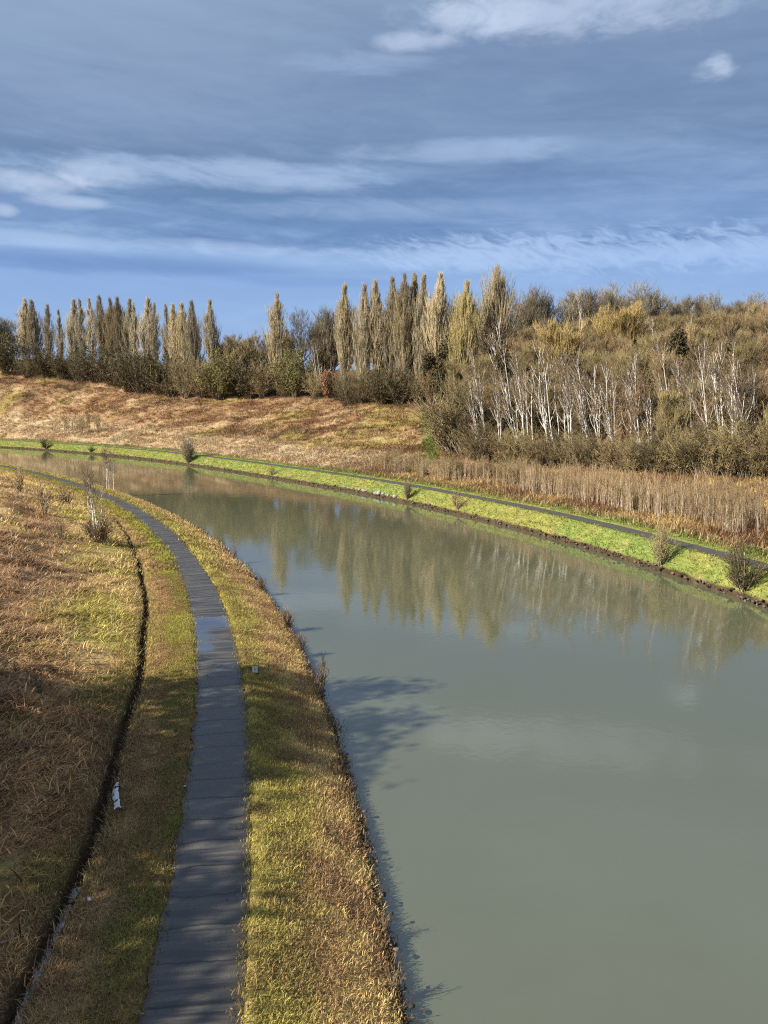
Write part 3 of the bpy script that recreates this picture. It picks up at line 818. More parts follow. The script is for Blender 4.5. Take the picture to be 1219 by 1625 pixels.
row = [(5, 525, 288, dark[0]), (40, 560, 282, dark[1]), (68, 553, 279, dark[0]), (95, 556, 275, dark[2]), (122, 552, 272, dark[1]), (148, 549, 268, dark[0]), (174, 556, 262, dark[2]),
       (198, 553, 254, dark[0]), (222, 558, 249, dark[1]), (248, 556, 246, dark[2]), (268, 566, 242, olive[0])]
for k, (px, pt, Yd, me) in enumerate(row):
    shrub_px(px, 0, pt, Yd, me, 6.0 if me in dark else 5.0, 'dark rounded shrub, %s from the left below the long poplar row' % ORD[k], 'shrubs below the long poplar row', 1.1)
row = [(292, 566, 238, olive[1], 5, 'olive shrub under the rightmost poplars of the long row'), (318, 572, 236, brown[0], 5, 'brown shrub between the long poplar row and the green shrub'),
       (345, 560, 234, green, 6, 'mossy green shrub right of the long poplar row'), (370, 556, 236, brown[1], 5, 'tall brown shrub right of the mossy green shrub'),
       (395, 560, 232, dark[2], 6, 'dark shrub left of the solitary poplar'), (416, 572, 229, olive[2], 5, 'low olive shrub at the foot of the solitary poplar'),
       (470, 556, 222, green, 6, 'domed olive green shrub right of the solitary poplar'), (452, 590, 224, brown[0], 5, 'low brown shrub just right of the solitary poplar'),
       (521, 586, 212, rusty, 4.5, 'rust orange leafy shrub beside the pale birch'), (500, 585, 216, olive[0], 5, 'olive shrub behind the rust orange shrub'),
       (548, 585, 199, dark[1], 6, 'dark shrub at the left foot of the close poplar clump'), (577, 582, 197, olive[1], 5, 'olive shrub under the second poplar of the close clump'),
       (605, 584, 194, dark[0], 6, 'dark shrub under the third poplar of the close clump'), (634, 580, 191, dark[2], 6, 'dark shrub under the middle of the close poplar clump'),
       (662, 588, 189, olive[2], 5, 'olive shrub under the right half of the close poplar clump'), (684, 592, 186, brown[1], 5, 'brown shrub at the top of the green ride')]
for px, pt, Yd, me, Hm, lab in row:
    shrub_px(px, 0, pt, Yd, me, Hm, lab, 'shrubs along the top of the meadow', .7 if me is rusty else 1.0)

for k, (px, pt) in enumerate([(346, 548), (364, 543), (383, 542), (402, 541), (422, 545), (450, 540), (318, 556)]):
    shrub_px(px, 0, pt, 252, [brown, olive][k % 2][k % 2], 5, 'tall brown thicket, %s of those behind the shrubs left of the solitary poplar' % ORD[k], 'thickets behind the meadow shrubs', .75)
wood = [wood_mesh(300, 12, 1.0), wood_mesh(301, 12, 1.1, twig='olive_twig', forks=2), wood_mesh(302, 12, .9, twig='red_twig', forks=4),
        wood_mesh(303, 12, 1.2, twig='wood_twig', forks=2, nl=34), wood_mesh(304, 12, 1.0, twig='olive_twig', forks=4), wood_mesh(305, 12, .95, twig='dark_twig', forks=3)]
oak = [wood_mesh(310, 14, 1.35, twig='grey_twig', forks=3, nl=40, trop=.7, fine=7), wood_mesh(311, 14, 1.3, twig='grey_twig', forks=4, nl=34, trop=.8, fine=7)]
goldt = wood_mesh(312, 12, 1.15, twig='gold_twig', forks=4, nl=34, fine=7)

def tree_px(px, ptop, Yd, meshes, Hm, label, group=None, wsc=1.0, name='tree', rz=None):
    X, Y, zt = at(px, ptop, Yd)
    z = float(ground_z(X, Y)[0])
    return plant(name, meshes, X, Y, label, 'tree', group, sc=max(.3, (zt - z) / Hm), z=z, wsc=wsc, rz=rz)

tree_px(487, 498, 252, oak[0], 13.4, 'broad round crowned bare tree right of the solitary poplar', 'bare trees behind the poplars', 1.0)
tree_px(524, 497, 250, oak[1], 13.4, 'round dark bare tree at the left of the close poplar clump', 'bare trees behind the poplars', .9)
for k, (px, pt) in enumerate([(352, 540), (372, 538), (396, 536), (415, 534), (458, 530), (505, 512)]):
    tree_px(px, pt, 262 - k * 2, wood[(0, 1, 4, 3, 0, 5)[k % 6]], 11.4, 'bare brown tree, %s from the left behind the shrubs around the solitary poplar' % ORD[k], 'bare trees behind the poplars', 1.2)
for k, (px, pt) in enumerate([(575, 505), (605, 498), (640, 495), (670, 500), (712, 478), (735, 490), (762, 490)]):
    tree_px(px, pt, 235, oak[k % 2], 13.4, 'dark bare tree, %s from the left behind the close poplar clump' % ORD[k], 'bare trees behind the poplars', 1.0)
for k, (px, pt) in enumerate([(12, 512), (-12, 508)]):
    tree_px(px, pt, 330, oak[k], 13.4, ['grey green tree on the skyline at the far left end of the poplar row', 'grey tree cut by the left edge of the skyline'][k], None, 1.0)
ever = [leafy_mesh(330, 11, 2.6, per=90), leafy_mesh(331, 11, 2.2, per=90)]
tree_px(716, 520, 182, ever[0], 10.6, 'dark evergreen tree between the close poplar clump and the golden poplar', 'dark evergreens by the poplars', 1.0)
tree_px(702, 556, 184, ever[1], 10.6, 'smaller dark evergreen left of the larger one by the green ride', 'dark evergreens by the poplars', 1.0)
tree_px(681, 560, 190, ever[1], 10.6, 'shaded evergreen tucked behind the right poplars of the close clump', 'dark evergreens by the poplars', 1.0)

# ------------------------------------------------------------------ WOOD on the right hillside
r = np.random.default_rng(77)
pts = []
tries = 0
while len(pts) < 205 and tries < 40000:
    tries += 1
    Yd = 70 + 190 * r.random() ** 1.15
    X = r.uniform(9, .54 * Yd + 4)
    f = float(wood_front(X))
    if Yd < f + 1.5 or Yd > 250: continue
    if X < 13.5 and Yd < 185: continue
    dmin = 3.0 + .028 * (Yd - f)
    if any((X - a) ** 2 + (Yd - b) ** 2 < dmin ** 2 for a, b in pts): continue
    pts.append((X, Yd))
wood_label = 'bare brown tree in the wood covering the right hillside'
for X, Yd in pts:
    f = float(wood_front(X)); dep = Yd - f
    k = int(r.integers(0, 6))
    H = r.uniform(8.5, 11.5) if dep < 25 else r.uniform(10, 13.5)
    plant('wood_tree', wood[k], X, Yd, wood_label, 'tree', 'bare trees of the wood on the right hillside', sc=H / 12, wsc=r.uniform(.9, 1.25), rz=r.uniform(0, 6.28))
tree_px(985, 488, 176, goldt, 11.4, 'golden willow like tree with a glowing crown in the upper wood', None, 1.25)
tree_px(1000, 498, 171, goldt, 11.4, 'golden tree just right of the brightest golden crown', None, 1.0)
tree_px(900, 514, 160, goldt, 11.4, 'yellow tree left of the brightest golden crown', None, 1.1)
for k, (px, pt, Yd) in enumerate([(815, 466, 225), (850, 478, 220), (905, 470, 225), (940, 472, 222), (1000, 457, 228), (1030, 468, 226), (1062, 474, 230), (1090, 478, 230), (1130, 472, 235), (1172, 484, 240), (1212, 468, 215), (1240, 470, 215)]):
    tree_px(px, pt, Yd, oak[k % 2], 13.4, 'dark round crowned tree, %s from the left along the skyline of the right wood' % ORD[k], 'dark trees on the skyline of the right wood', 1.1)
for k, (px, pt, Yd) in enumerate([(1078, 522, 140), (1150, 545, 118), (906, 560, 132), (800, 556, 142)]):
    tree_px(px, pt, Yd, ever[k % 2], 10.6, 'dark evergreen, %s of those standing inside the right wood' % ['upper right', 'lower right', 'middle', 'leftmost'][k], 'dark evergreens inside the right wood', .75)
# front thicket
fr1 = [shrub_mesh(240 + k, 5, 3.1, twig=['olive_twig', 'wood_twig', 'dark_twig'][k], bark='wood_bark', stems=34, fine=8, trop=.5) for k in range(3)]
front = [(716, 612, 139, fr1[0]), (726, 606, 137, fr1[2]), (742, 626, 133, fr1[2]), (752, 650, 131, fr1[1]), (772, 655, 128, fr1[2]), (795, 662, 126, brown[1]), (815, 655, 124, fr1[0]), (838, 660, 121, olive[2]),
         (858, 668, 119, fr1[1]), (880, 662, 117, fr1[2]), (903, 668, 115, brown[1]), (925, 662, 112, fr1[0]), (948, 668, 110, fr1[2]), (970, 664, 108, fr1[1]), (992, 672, 106, brown[1]), (1016, 666, 104, fr1[0]), (1040, 660, 102, fr1[2]),
         (1064, 665, 100.5, olive[2]), (1088, 655, 99, fr1[0]), (1113, 650, 97.5, fr1[2]), (1138, 655, 96, fr1[0]), (1163, 645, 94.5, olive[2]), (1190, 650, 93, fr1[2]), (1214, 640, 92, fr1[0]), (1240, 650, 90, fr1[1])]
ORD2 = list(ORD)
for ten in ('twenty', 'thirty', 'forty', 'fifty', 'sixty'):
    if ten != 'twenty': ORD2.append(ten[:-1] + 'ieth')
    ORD2 += [ten + ' ' + q for q in ORD[:9]]
front = [(a, b + (0 if a < 745 else 20), c, m_) for a, b, c, m_ in front]
for k, (px, pt, Yd, me) in enumerate(front):
    shrub_px(px, 0, pt, Yd, me, 6.0 if me in dark else 5.0, 'bare tangled shrub, %s from the left along the front of the wood' % ORD2[k], 'shrubs along the front of the wood', 1.15)

# white birches: (base px, top px, top py, distance, stems)
bm = [birch_mesh(400 + k, 12, lean=(-.19 if k % 4 else -.06, 0), stems=[2, 2, 3, 2, 3, 4][k], limb=[10, 7, 5, 12, 8, 5][k]) for k in range(6)]
birches = [(782, 748, 552, 130, 5), (774, 752, 610, 129, 1), (800, 784, 590, 126, 0), (812, 803, 505, 150, 3), (828, 815, 570, 131, 4), (843, 832, 560, 123, 0), (880, 850, 540, 120, 5), (893, 872, 556, 119, 2), (906, 888, 575, 117, 4), (914, 905, 560, 116, 0), (938, 927, 565, 114, 0),
           (955, 942, 568, 112, 1), (963, 940, 580, 111, 3), (984, 965, 575, 110, 5), (990, 975, 590, 109, 2), (1012, 1003, 600, 107, 4), (1030, 1018, 562, 106, 3), (1041, 1033, 606, 105, 0), (1094, 1080, 560, 103, 1), (1088, 1092, 580, 110, 4),
           (1152, 1148, 548, 97, 2), (1165, 1154, 545, 99, 3), (1176, 1180, 590, 95, 4), (1200, 1192, 570, 96, 0), (1210, 1214, 560, 94, 1),
           (932, 930, 472, 200, 2), (1110, 1105, 500, 170, 3), (1185, 1188, 520, 150, 1), (1045, 1040, 505, 165, 4), (880, 878, 505, 172, 0), (1060, 1063, 540, 140, 0), (1128, 1126, 540, 130, 4)]
rb = np.random.default_rng(404)
for _ in range(20):
    px = 1216 - 440 * rb.random() ** 1.5; q = (px - 760) / 455
    birches.append((px, px + rb.uniform(-14, 2), 575 + rb.uniform(-25, 55) + 10 * q, 131 - 36 * q + rb.uniform(-2, 12), int(rb.integers(0, 6))))
order = sorted(range(len(birches)), key=lambda k: birches[k][0])
ORD3 = ORD2
for rank, k in enumerate(order):
    pb, pt, ptop, Yd, v = birches[k]
    X, Y, zt = at(pt, ptop, Yd); Xb = at(pb, ptop, Yd)[0]
    z = float(ground_z(Xb, Y)[0])
    plant('birch_tree', bm[v], Xb, Y, 'white stemmed birch, %s from the left among the birches of the right wood' % ORD3[rank], 'tree', 'white birches of the right wood', sc=max(.4, (zt - z) / 12), z=z, rz=rng.normal(0, .25))
tree_px(509, 540, 218, bm[2], 12, 'pale birch standing left of the rust orange shrub', None, 1.0, name='birch_tree', rz=.2)

# ------------------------------------------------------------------ saplings in the reed-like band on the far side
sapv = [sapling_mesh(500 + k, 5.0, 1 + k % 3) for k in range(6)]
sapb = [mesh_np('sapling', V, F, [M['red_twig'], M[['red_twig', 'olive_twig', 'wood_twig'][k % 3]]], mi) for k, (V, F, mi) in enumerate(sapv)]
sapm = [mesh_np('sapling', V, F, [M['sap_stem'], M['sap_twig']], mi) for V, F, mi in sapv]
r = np.random.default_rng(81)
sp = []
for _ in range(7200):
    s = r.uniform(38, 124); d = r.uniform(6.6, 21)
    dens = sst(126, 105, s) * (.35 + .65 * sst(.38, .52, fbm(np.array(s * .22), np.array(d * .3), 9, 2)))
    if d > np.interp(s, [38, 60, 90, 110, 124], [14.5, 14.5, 13.5, 13, 12]): continue
    if d - 2.2 * (fbm(np.array(s * .5), np.array(2.5), 12, 3) - .4) < np.interp(s, [38, 60, 75, 95, 124], [8.2, 8.2, 7.6, 7.2, 7.2]): continue
    if r.random() > dens * np.interp(s, [60, 85], [1.05, .62]): continue
    X, Y = world(s, n_far(np.array(s)) + d)
    if wood_mask(X, Y) > .3 or X > .53 * Y: continue
    h = np.interp(s, [38, 80, 100, 124], [.72, .60, .48, .40]) * r.uniform(.45, 1.25)
    sp.append((float(X), float(Y), h))
sp.sort(key=lambda q: q[0] ** 2 + q[1] ** 2)
Zs = ground_z([q[0] for q in sp], [q[1] for q in sp])
for k, (X, Y, h) in enumerate(sp[:270]):
    bush = r.random() < .25 + .75 * sst(66, 84, float(to_sn(X, Y)[0][0]))
    o = obj('birch_sapling', (sapb if bush else sapm)[k % 6], None, (X, Y, float(Zs[k])), r.uniform(0, 6.28), (h * .95, h * .95, h))
    o.rotation_euler = (r.normal(0, .07), r.normal(0, .07), r.uniform(0, 6.28))
    tag(o, 'pale thin sapling in the dense band beyond the far path', 'sapling', 'thin saplings beyond the far path')
parts = []; mis = []
for k, (X, Y, h) in enumerate(sp[270:1700]):
    V, F, mi = sapv[k % 6]
    a = r.uniform(0, 6.28); c, q = math.cos(a) * h, math.sin(a) * h
    parts.append((np.stack([V[:, 0] * c - V[:, 1] * q + X, V[:, 0] * q + V[:, 1] * c + Y, V[:, 2] * h + Zs[k + 270]], -1), F)); mis.append(mi)
V, F = join(parts)
tag(obj('sapling_thicket', mesh_np('sapling_thicket', V, F, [M['sap_stem'], M['sap_twig']], np.concatenate(mis))), 'mass of thin saplings in the dense band beyond the far path', 'saplings', None, 'stuff')
for k in range(34):
    s = np.array(r.uniform(70, 120)); d = r.uniform(7.6, 14)
    X, Y = world(s, n_far(s) + d)
    plant('shrub', [brown, olive][k % 2][k % 2], float(X), float(Y), 'bushy bare shrub growing among the saplings beyond the far path', 'shrub', 'shrubs among the saplings', sc=r.uniform(.4, .68), wsc=r.uniform(.7, 1.2), parts=('stems', 'crown'))
# small clump on the meadow, left
for k in range(40):
    px = r.uniform(98, 158) if k % 3 else r.uniform(160, 204)
    Yd = r.uniform(226, 231) - (px - 98) * .08
    X, Y, _ = at(px, 660, Yd)
    o = obj('birch_sapling', (sapm if k % 5 == 0 else sapb)[k % 6], None, (X, Y, float(ground_z(X, Y)[0])), r.uniform(0, 6.28), (1.5, 1.5, r.uniform(.8, 1.15) * (1 if k % 3 else .6)))
    tag(o, 'reddish sapling in the small clump on the left of the meadow', 'sapling', 'saplings clumped on the left of the meadow')

# ------------------------------------------------------------------ bushes on the far water line
def bank_bush(px, py, hpx, meshes, Hm, wsc, label):
    Yd = FPX * 13.5 / (py - 630)
    X, Y, z = at(px, py, Yd)
    s1, n1 = to_sn(X, Y); X, Y = world(s1, n_far(s1) + .25)
    plant('shrub', meshes, float(X[0]), float(Y[0]), label, 'shrub', 'shrubs along the far water line', sc=hpx * Yd / FPX / Hm, wsc=wsc, parts=('stems', 'crown'))
bb = [shrub_mesh(600, 4, 1.7, twig='grey_twig', stems=26, fine=6, trop=.7), shrub_mesh(601, 4, 2.0, twig='olive_twig', stems=22, fine=5, trop=.6), shrub_mesh(602, 4, 1.8, twig='dark_twig', stems=26, fine=6, trop=.5, leaf='leaf_dark', nleaf=500, lsize=.06)]
thin = shrub_mesh(603, 3, 1.0, twig='wood_twig', stems=9, fine=3, trop=.6)
bank_bush(265, 735, 40, bb[0], 3.8, 1.0, 'dark bare bush on the far water line opposite the towpath birches')
bank_bush(66, 711, 16, bb[2], 3.8, 1.3, 'low dark bush at the far left of the far water line')
bank_bush(126, 717, 9, bb[2], 3.8, 1.6, 'tiny dark bush between two larger ones on the far left water line')
bank_bush(398, 755, 16, thin, 2.9, 1.2, 'small twiggy bush right of the dark bare bush on the far water line')
bank_bush(620, 793, 30, bb[0], 3.8, .9, 'small bush just right of the pale stone heap')
bank_bush(702, 810, 32, thin, 2.9, 1.2, 'thin see through bush second right of the pale stone heap')
bank_bush(1028, 900, 62, bb[1], 3.8, .95, 'straw olive bush on the far water line below the long path')
bank_bush(1158, 944, 86, bb[2], 3.8, .95, 'dark bush with a pale pole in it, nearest on the far water line')
M['pole'] = bark_mat('pale weathered pole', (.42, .40, .26), (.6, .56, .40))
X, Y, z = at(1164, 944, FPX * 13.5 / (944 - 630))
s1, n1 = to_sn(X, Y); X, Y = world(s1, n_far(s1) + .1)
rr = np.random.default_rng(5)
P_, R_ = stem(rr, (0, 0, -.6), (.05, 0, 2.9), .05, .02, 8, .012)
tag(obj('pole', mesh_np('pole', *tubes(P_, R_, 6), [M['pole']]), None, (float(X[0]), float(Y[0]), .4)), 'pale slender pole standing in the dark bush by the far water', 'pole')

# ------------------------------------------------------------------ near side: birches by the towpath, twiggy plants
nb = [birch_mesh(700, 6, (.02, 0), 2, limb=6), birch_mesh(701, 6, (-.05, 0), 2, limb=6), birch_mesh(702, 6, (.05, 0), 1, limb=7)]
for me in nb: pass
def near_birch(px, py, hgt, ground, me, lab, wsc):
    Yd = FPX * (CAMH - ground + .47) / (py - 630)
    X, Y, z = at(px, py, Yd)
    plant('birch_tree', me, X, Y, lab, 'tree', 'slender birches by the towpath', sc=hgt / 6, wsc=wsc, rz=rng.uniform(-.4, .4))
near_birch(170, 774, 5.6, 1.7, nb[0], 'slender white birch pair on the canal side of the towpath', .85)
near_birch(180, 774, 5.2, 1.7, nb[2], 'white birch rightmost by the towpath, crown against the far bank', .85)
near_birch(152, 856, 5.4, 2.6, nb[1], 'forked white birch rising from reddish twigs left of the ditch', .8)
near_birch(163, 846, 4.6, 2.6, nb[2], 'thin white birch just right of the forked one by the ditch', .75)
near_birch(140, 812, 4.0, 2.8, nb[0], 'faint slender birch left of the forked one', .7)
tw = [shrub_mesh(710 + k, 2.2, 1.1, bark='wood_bark', twig=['red_twig', 'sap_twig', 'birch_twig'][k], stems=[22, 8, 9][k], fine=3, trop=.8) for k in range(3)]
def twig_px(px, py, hgt, ground, me, lab, grp, wsc=1.0):
    Yd = FPX * (CAMH - ground + .47) / (py - 630)
    X, Y, z = at(px, py, Yd)
    plant('twiggy_shrub', me, X, Y, lab, 'shrub', grp, sc=hgt / 2.2, wsc=wsc, parts=('stems', 'crown'))
G1 = 'twiggy shrubs on the near hillside'
twig_px(160, 858, 2.4, 2.6, tw[0], 'reddish twig clump at the foot of the forked birch', G1, 1.2)
twig_px(147, 852, 2.0, 2.7, tw[0], 'reddish twig clump left of the forked birch foot', G1, 1.2)
twig_px(30, 772, 3.0, 4.0, tw[1], 'thin bare shrub near the left edge just below the far towpath', G1)
twig_px(70, 800, 3.2, 4.0, tw[1], 'thin bare shrub between the left edge and the towpath birches', G1)
twig_px(104, 790, 2.4, 3.2, tw[2], 'brown twiggy shrub against the distant towpath', G1)
twig_px(60, 1055, 1.1, 4.0, tw[2], 'pale dry shrub at the upper rim of the shaded hillside', G1)
twig_px(95, 840, 1.6, 4.0, tw[1], 'low pale shrub in the sunny hillside', G1)
# at the near water's edge
G2 = 'dry shrubs along the near water line'
def edge_px(s, off, hgt, me, lab, wsc=1.0):
    X, Y = world(s, off)
    plant('twiggy_shrub', me, float(X), float(Y), lab, 'shrub', G2, sc=hgt / 2.2, wsc=wsc, parts=('stems', 'crown'))
edge_px(36.5, -.1, 2.0, tw[1], 'bare upright twigs at the near water line by the first tree shadow', .7)
edge_px(33.3, .05, 1.5, tw[1], 'bare twigs leaning over the water below the tree shadow', .8)
edge_px(19.6, -.1, .6, tw[2], 'pale weedy twigs over the near water line, second from the bottom', .9)
edge_px(17.4, -.1, .8, tw[2], 'straw coloured twigs at the bottom of the near water line', .9)
edge_px(43.5, -.1, 1.1, tw[0], 'reddish twigs where the near water line starts to bend', .9)
edge_px(48.5, -.1, 1.3, tw[0], 'reddish twig clump further along the bending water line', 1.0)
edge_px(58, -.2, 1.2, tw[0], 'small reddish twigs before the verge narrows', .9)
edge_px(70, -.2, 1.5, tw[2], 'pale plume like tuft on the narrow verge', .6)

# ------------------------------------------------------------------ small objects
def plain(name, c1, c2, rough=.5, scale=6):
    m, nt, b = new_mat(name)
    tc = N(nt, 'ShaderNodeTexCoord')
    L(nt, mixrgb(nt, noise(nt, tc.outputs['Object'], scale, 4), c1, c2), b.inputs['Base Color'])
    b.inputs['Roughness'].default_value = rough
    return m
M['white'] = plain('weathered white paint', (.62, .61, .58), (.82, .81, .79))
M['darkpost'] = plain('dark wood', (.03, .028, .025), (.07, .06, .05), .8)
M['offwhite'] = plain('mottled off white', (.45, .45, .43), (.75, .75, .73), .45, 9)

import bmesh
def box_mesh(name, boxes, mat, bev=.01):
    bm_ = bmesh.new()
    for (x0, y0, z0, x1, y1, z1) in boxes:
        g = bmesh.ops.create_cube(bm_, size=1)
        for v in g['verts']:
            v.co = ((x0 + x1) / 2 + v.co.x * (x1 - x0), (y0 + y1) / 2 + v.co.y * (y1 - y0), (z0 + z1) / 2 + v.co.z * (z1 - z0))
    bmesh.ops.bevel(bm_, geom=bm_.edges[:], offset=bev, segments=1, affect='EDGES')
    me = bpy.data.meshes.new(name); bm_.to_mesh(me); bm_.free(); me.materials.append(mat)
    return me
Yd = FPX * (CAMH - 1.43) / (1079 - 630)
X, Y, _ = at(405, 1079, Yd)
z = float(ground_z(X, Y)[0])
mk = tag(obj('marker_post', None, None, (X, Y, z)), 'small marker with twin white plates beside the right edge of the towpath', 'marker')
obj('post', box_mesh('post', [(-.15, .02, -.2, .15, .07, .42)], M['darkpost']), mk)
for dx in (-.07, .07):
    obj('plate', box_mesh('plate', [(dx - .055, -.015, .10, dx + .055, .018, .40)], M['white'], .006), mk)

# narrow white strip with gaps, set along the ditch
r = np.random.default_rng(91)
x0, y0, _ = at(185, 1282, FPX * 12.75 / (1282 - 630)); x1, y1, _ = at(187, 1336, FPX * 12.75 / (1336 - 630))
K = 26
t = np.linspace(0, 1, K)
cx = x0 + (x1 - x0) * t + np.cumsum(r.normal(0, .007, K)); cy = y0 + (y1 - y0) * t
rows = []
for j, q in enumerate((-1, -.35, .3, 1)):
    w = .075 + .04 * vnoise(t * 7, t * 0 + .5, 3)
    rx = cx + q * w * (1 + r.normal(0, .06, K)); ry = cy + r.normal(0, .02, K)
    rows.append(np.stack([rx, ry, ground_z(rx, ry) + .20 + .05 * vnoise(t * 9, t * 0 + j, 8) + (.03 if j in (1, 2) else 0)], -1))
top = np.stack(rows, 1); bot = top - np.array([0, 0, .018])
V = np.concatenate([top.reshape(-1, 3), bot.reshape(-1, 3)])
i = np.arange(K * 4).reshape(K, 4); F = []
keep = np.ones((K - 1, 3), bool); keep[3:7, 1] = False; keep[4:6, 2] = False; keep[11:13, 0] = False; keep[18, :2] = False
for a in range(K - 1):
    for b in range(3):
        if keep[a, b]:
            q = [i[a, b], i[a, b + 1], i[a + 1, b + 1], i[a + 1, b]]
            F.append(q); F.append([v + K * 4 for v in q[::-1]])
o = obj('white_strip', mesh_np('white_strip', V, np.array(F), [M['offwhite']]))
tag(o, 'narrow white strip with gaps along the right side of the ditch', 'litter')
for px, py, g, sz, lab in ((145, 1487, 1.9, .075, 'small white scrap on the grass between ditch and path'), (294, 1276, 1.9, .07, 'small pale stone at the left edge of the towpath')):
    X, Y, _ = at(px, py, FPX * (CAMH - g + .47) / (py - 630))
    o = obj('litter_scrap' if px < 200 else 'stone', mesh_np('scrap', *rocks(r, np.zeros((1, 3)), np.array([sz])), [M['offwhite']]), None, (X, Y, float(ground_z(X, Y)[0]) + .1))
    tag(o, lab, 'litter' if px < 200 else 'stone')
# fallen stick bottom left
xa, ya, _ = at(2, 1531, FPX * 12.0 / (1531 - 630)); xb, yb, _ = at(50, 1526, FPX * 12.3 / (1526 - 630))
P_, R_ = stem(r, (0, 0, .06 + float(ground_z(xa, ya)[0])), (xb - xa, yb - ya, float(ground_z(xb, yb)[0]) + .1), .035, .015, 8, .03)
o = obj('fallen_branch', mesh_np('fallen_branch', *tubes(P_, R_, 6), [M['wood_bark']]), None, (xa, ya, 0))
tag(o, 'dark fallen branch lying left of the ditch near the bottom', 'branch')

# ------------------------------------------------------------------ trees on the slope left of the view, whose shadows fall across the towpath
shade = [leafy_mesh(800 + k, 10, 3.4, nclump=66, per=40, lsize=.17) for k in range(2)]
SUN_AZ = 21.0          # degrees the light travels away from +X towards +Y
SUN_EL = 34.0
ta, ca, sa = math.tan(R(SUN_EL)), math.cos(R(SUN_AZ)), math.sin(R(SUN_AZ))
def shade_tree(tx, ty, tz, back, k, lab, wsc=1.0):
    """tree whose top throws its shadow to the point (tx,ty,tz)"""
    X, Y = tx - ca * back, ty - sa * back
    z = float(ground_z(X, Y)[0])
    plant('evergreen_tree', shade[k], X, Y, lab, 'tree', 'dense trees on the slope left of the view', sc=max(.3, (tz + back * ta - z) / 9.6), wsc=wsc, z=z)
SH = [(.6, 38.2, 0, 31, 0, .75), (.9, 34.9, 0, 34, 1, .75), (0, 32.0, .2, 29, 1, .8), (-1.6, 29.2, .9, 30, 0, .8), (-4.0, 25.8, 1.35, 28, 1, 1.1), (-4.4, 22.8, 1.35, 31, 0, 1.15), (-4.4, 20.0, 1.35, 27, 1, 1.15), (-3.2, 16.8, 1.3, 28, 0, 1.1), (-1.0, 13.2, .8, 29, 1, .9)]
for k, (tx, ty, tz, back, v, w) in enumerate(SH):
    shade_tree(tx, ty, tz, back, v, 'dense dark tree outside the left edge, %s of those shading the towpath' % ORD[k], w)

# ------------------------------------------------------------------ sky, sun, camera
w = bpy.data.worlds.new('World'); scene.world = w; w.use_nodes = True
nt = w.node_tree
bg = nt.nodes['Background']
tc = N(nt, 'ShaderNodeTexCoord')
sep = N(nt, 'ShaderNodeSeparateXYZ'); L(nt, tc.outputs['Generated'], sep.inputs[0])
dx, dy, dz = sep.outputs
sky = N(nt, 'ShaderNodeTexSky'); sky.sky_type = 'NISHITA'; sky.sun_disc = False
SUNDIR = np.array([-ca * math.cos(R(SUN_EL)), -sa * math.cos(R(SUN_EL)), math.sin(R(SUN_EL))])
sky.sun_elevation = R(SUN_EL); sky.sun_rotation = math.atan2(SUNDIR[0], SUNDIR[1])
# cloud deck: directions projected on a flat layer overhead
zc = math_(nt, 'ADD', math_(nt, 'MAXIMUM', dz, 0), .10)
comb = N(nt, 'ShaderNodeCombineXYZ')
L(nt, math_(nt, 'DIVIDE', dx, zc), comb.inputs[0]); L(nt, math_(nt, 'DIVIDE', dy, zc), comb.inputs[1])
mp = N(nt, 'ShaderNodeMapping'); L(nt, comb.outputs[0], mp.inputs[0]); mp.inputs['Rotation'].default_value = (0, 0, R(-14)); mp.inputs['Scale'].default_value = (.55, 1.0, 1); mp.inputs['Location'].default_value = (3.3, 1.2, 0)
big = noise(nt, mp.outputs[0], .62, 6, .52, .6)
mp2 = N(nt, 'ShaderNodeMapping'); L(nt, comb.outputs[0], mp2.inputs[0]); mp2.inputs['Rotation'].default_value = (0, 0, R(8)); mp2.inputs['Scale'].default_value = (.5, 1.6, 1)
fine = noise(nt, mp2.outputs[0], 1.5, 7, .58, .9)
elev = maprange(nt, dz, 0, .5, 0, 1, False)
def rgb255(*c):
    return tuple(((v / 255) / 12.92 if v / 255 <= .04045 else ((v / 255 + .055) / 1.055) ** 2.4) for v in c)
K10 = 1.0
dark_c = ramp(nt, elev, [(0, rgb255(142, 173, 216)), (.27, rgb255(128, 160, 207)), (.36, rgb255(102, 136, 180)), (.44, rgb255(93, 125, 166)), (.52, rgb255(99, 123, 159)), (.72, rgb255(115, 136, 168)), (1, rgb255(134, 153, 182))])
light_c = ramp(nt, elev, [(0, rgb255(146, 176, 219)), (.27, rgb255(142, 173, 217)), (.36, rgb255(150, 178, 217)), (.52, rgb255(132, 157, 190)), (.72, rgb255(130, 153, 182)), (1, rgb255(150, 170, 196))])
az = math_(nt, 'ARCTAN2', dx, dy); el = math_(nt, 'ARCSINE', dz)
def skyvec(ka, ke, off=0.0, shear=0.0):
    c = N(nt, 'ShaderNodeCombineXYZ')
    L(nt, math_(nt, 'MULTIPLY', az, ka), c.inputs[0])
    L(nt, math_(nt, 'ADD', math_(nt, 'MULTIPLY', el, ke), math_(nt, 'MULTIPLY', az, shear)), c.inputs[1]); c.inputs[2].default_value = off
    return c.outputs[0]
streak = noise(nt, skyvec(4.5, 30, 1.7, 2.0), 1.0, 9, .60, .5)
wisp = noise(nt, skyvec(16, 60, 4.2, -3), 1.0, 8, .62, .8)
cf = math_(nt, 'ADD', math_(nt, 'MULTIPLY', big, .42), math_(nt, 'ADD', math_(nt, 'MULTIPLY', streak, .42), math_(nt, 'MULTIPLY', wisp, .16)))
cfac = maprange(nt, cf, .40, .64)
cloud = mixrgb(nt, cfac, dark_c, light_c)
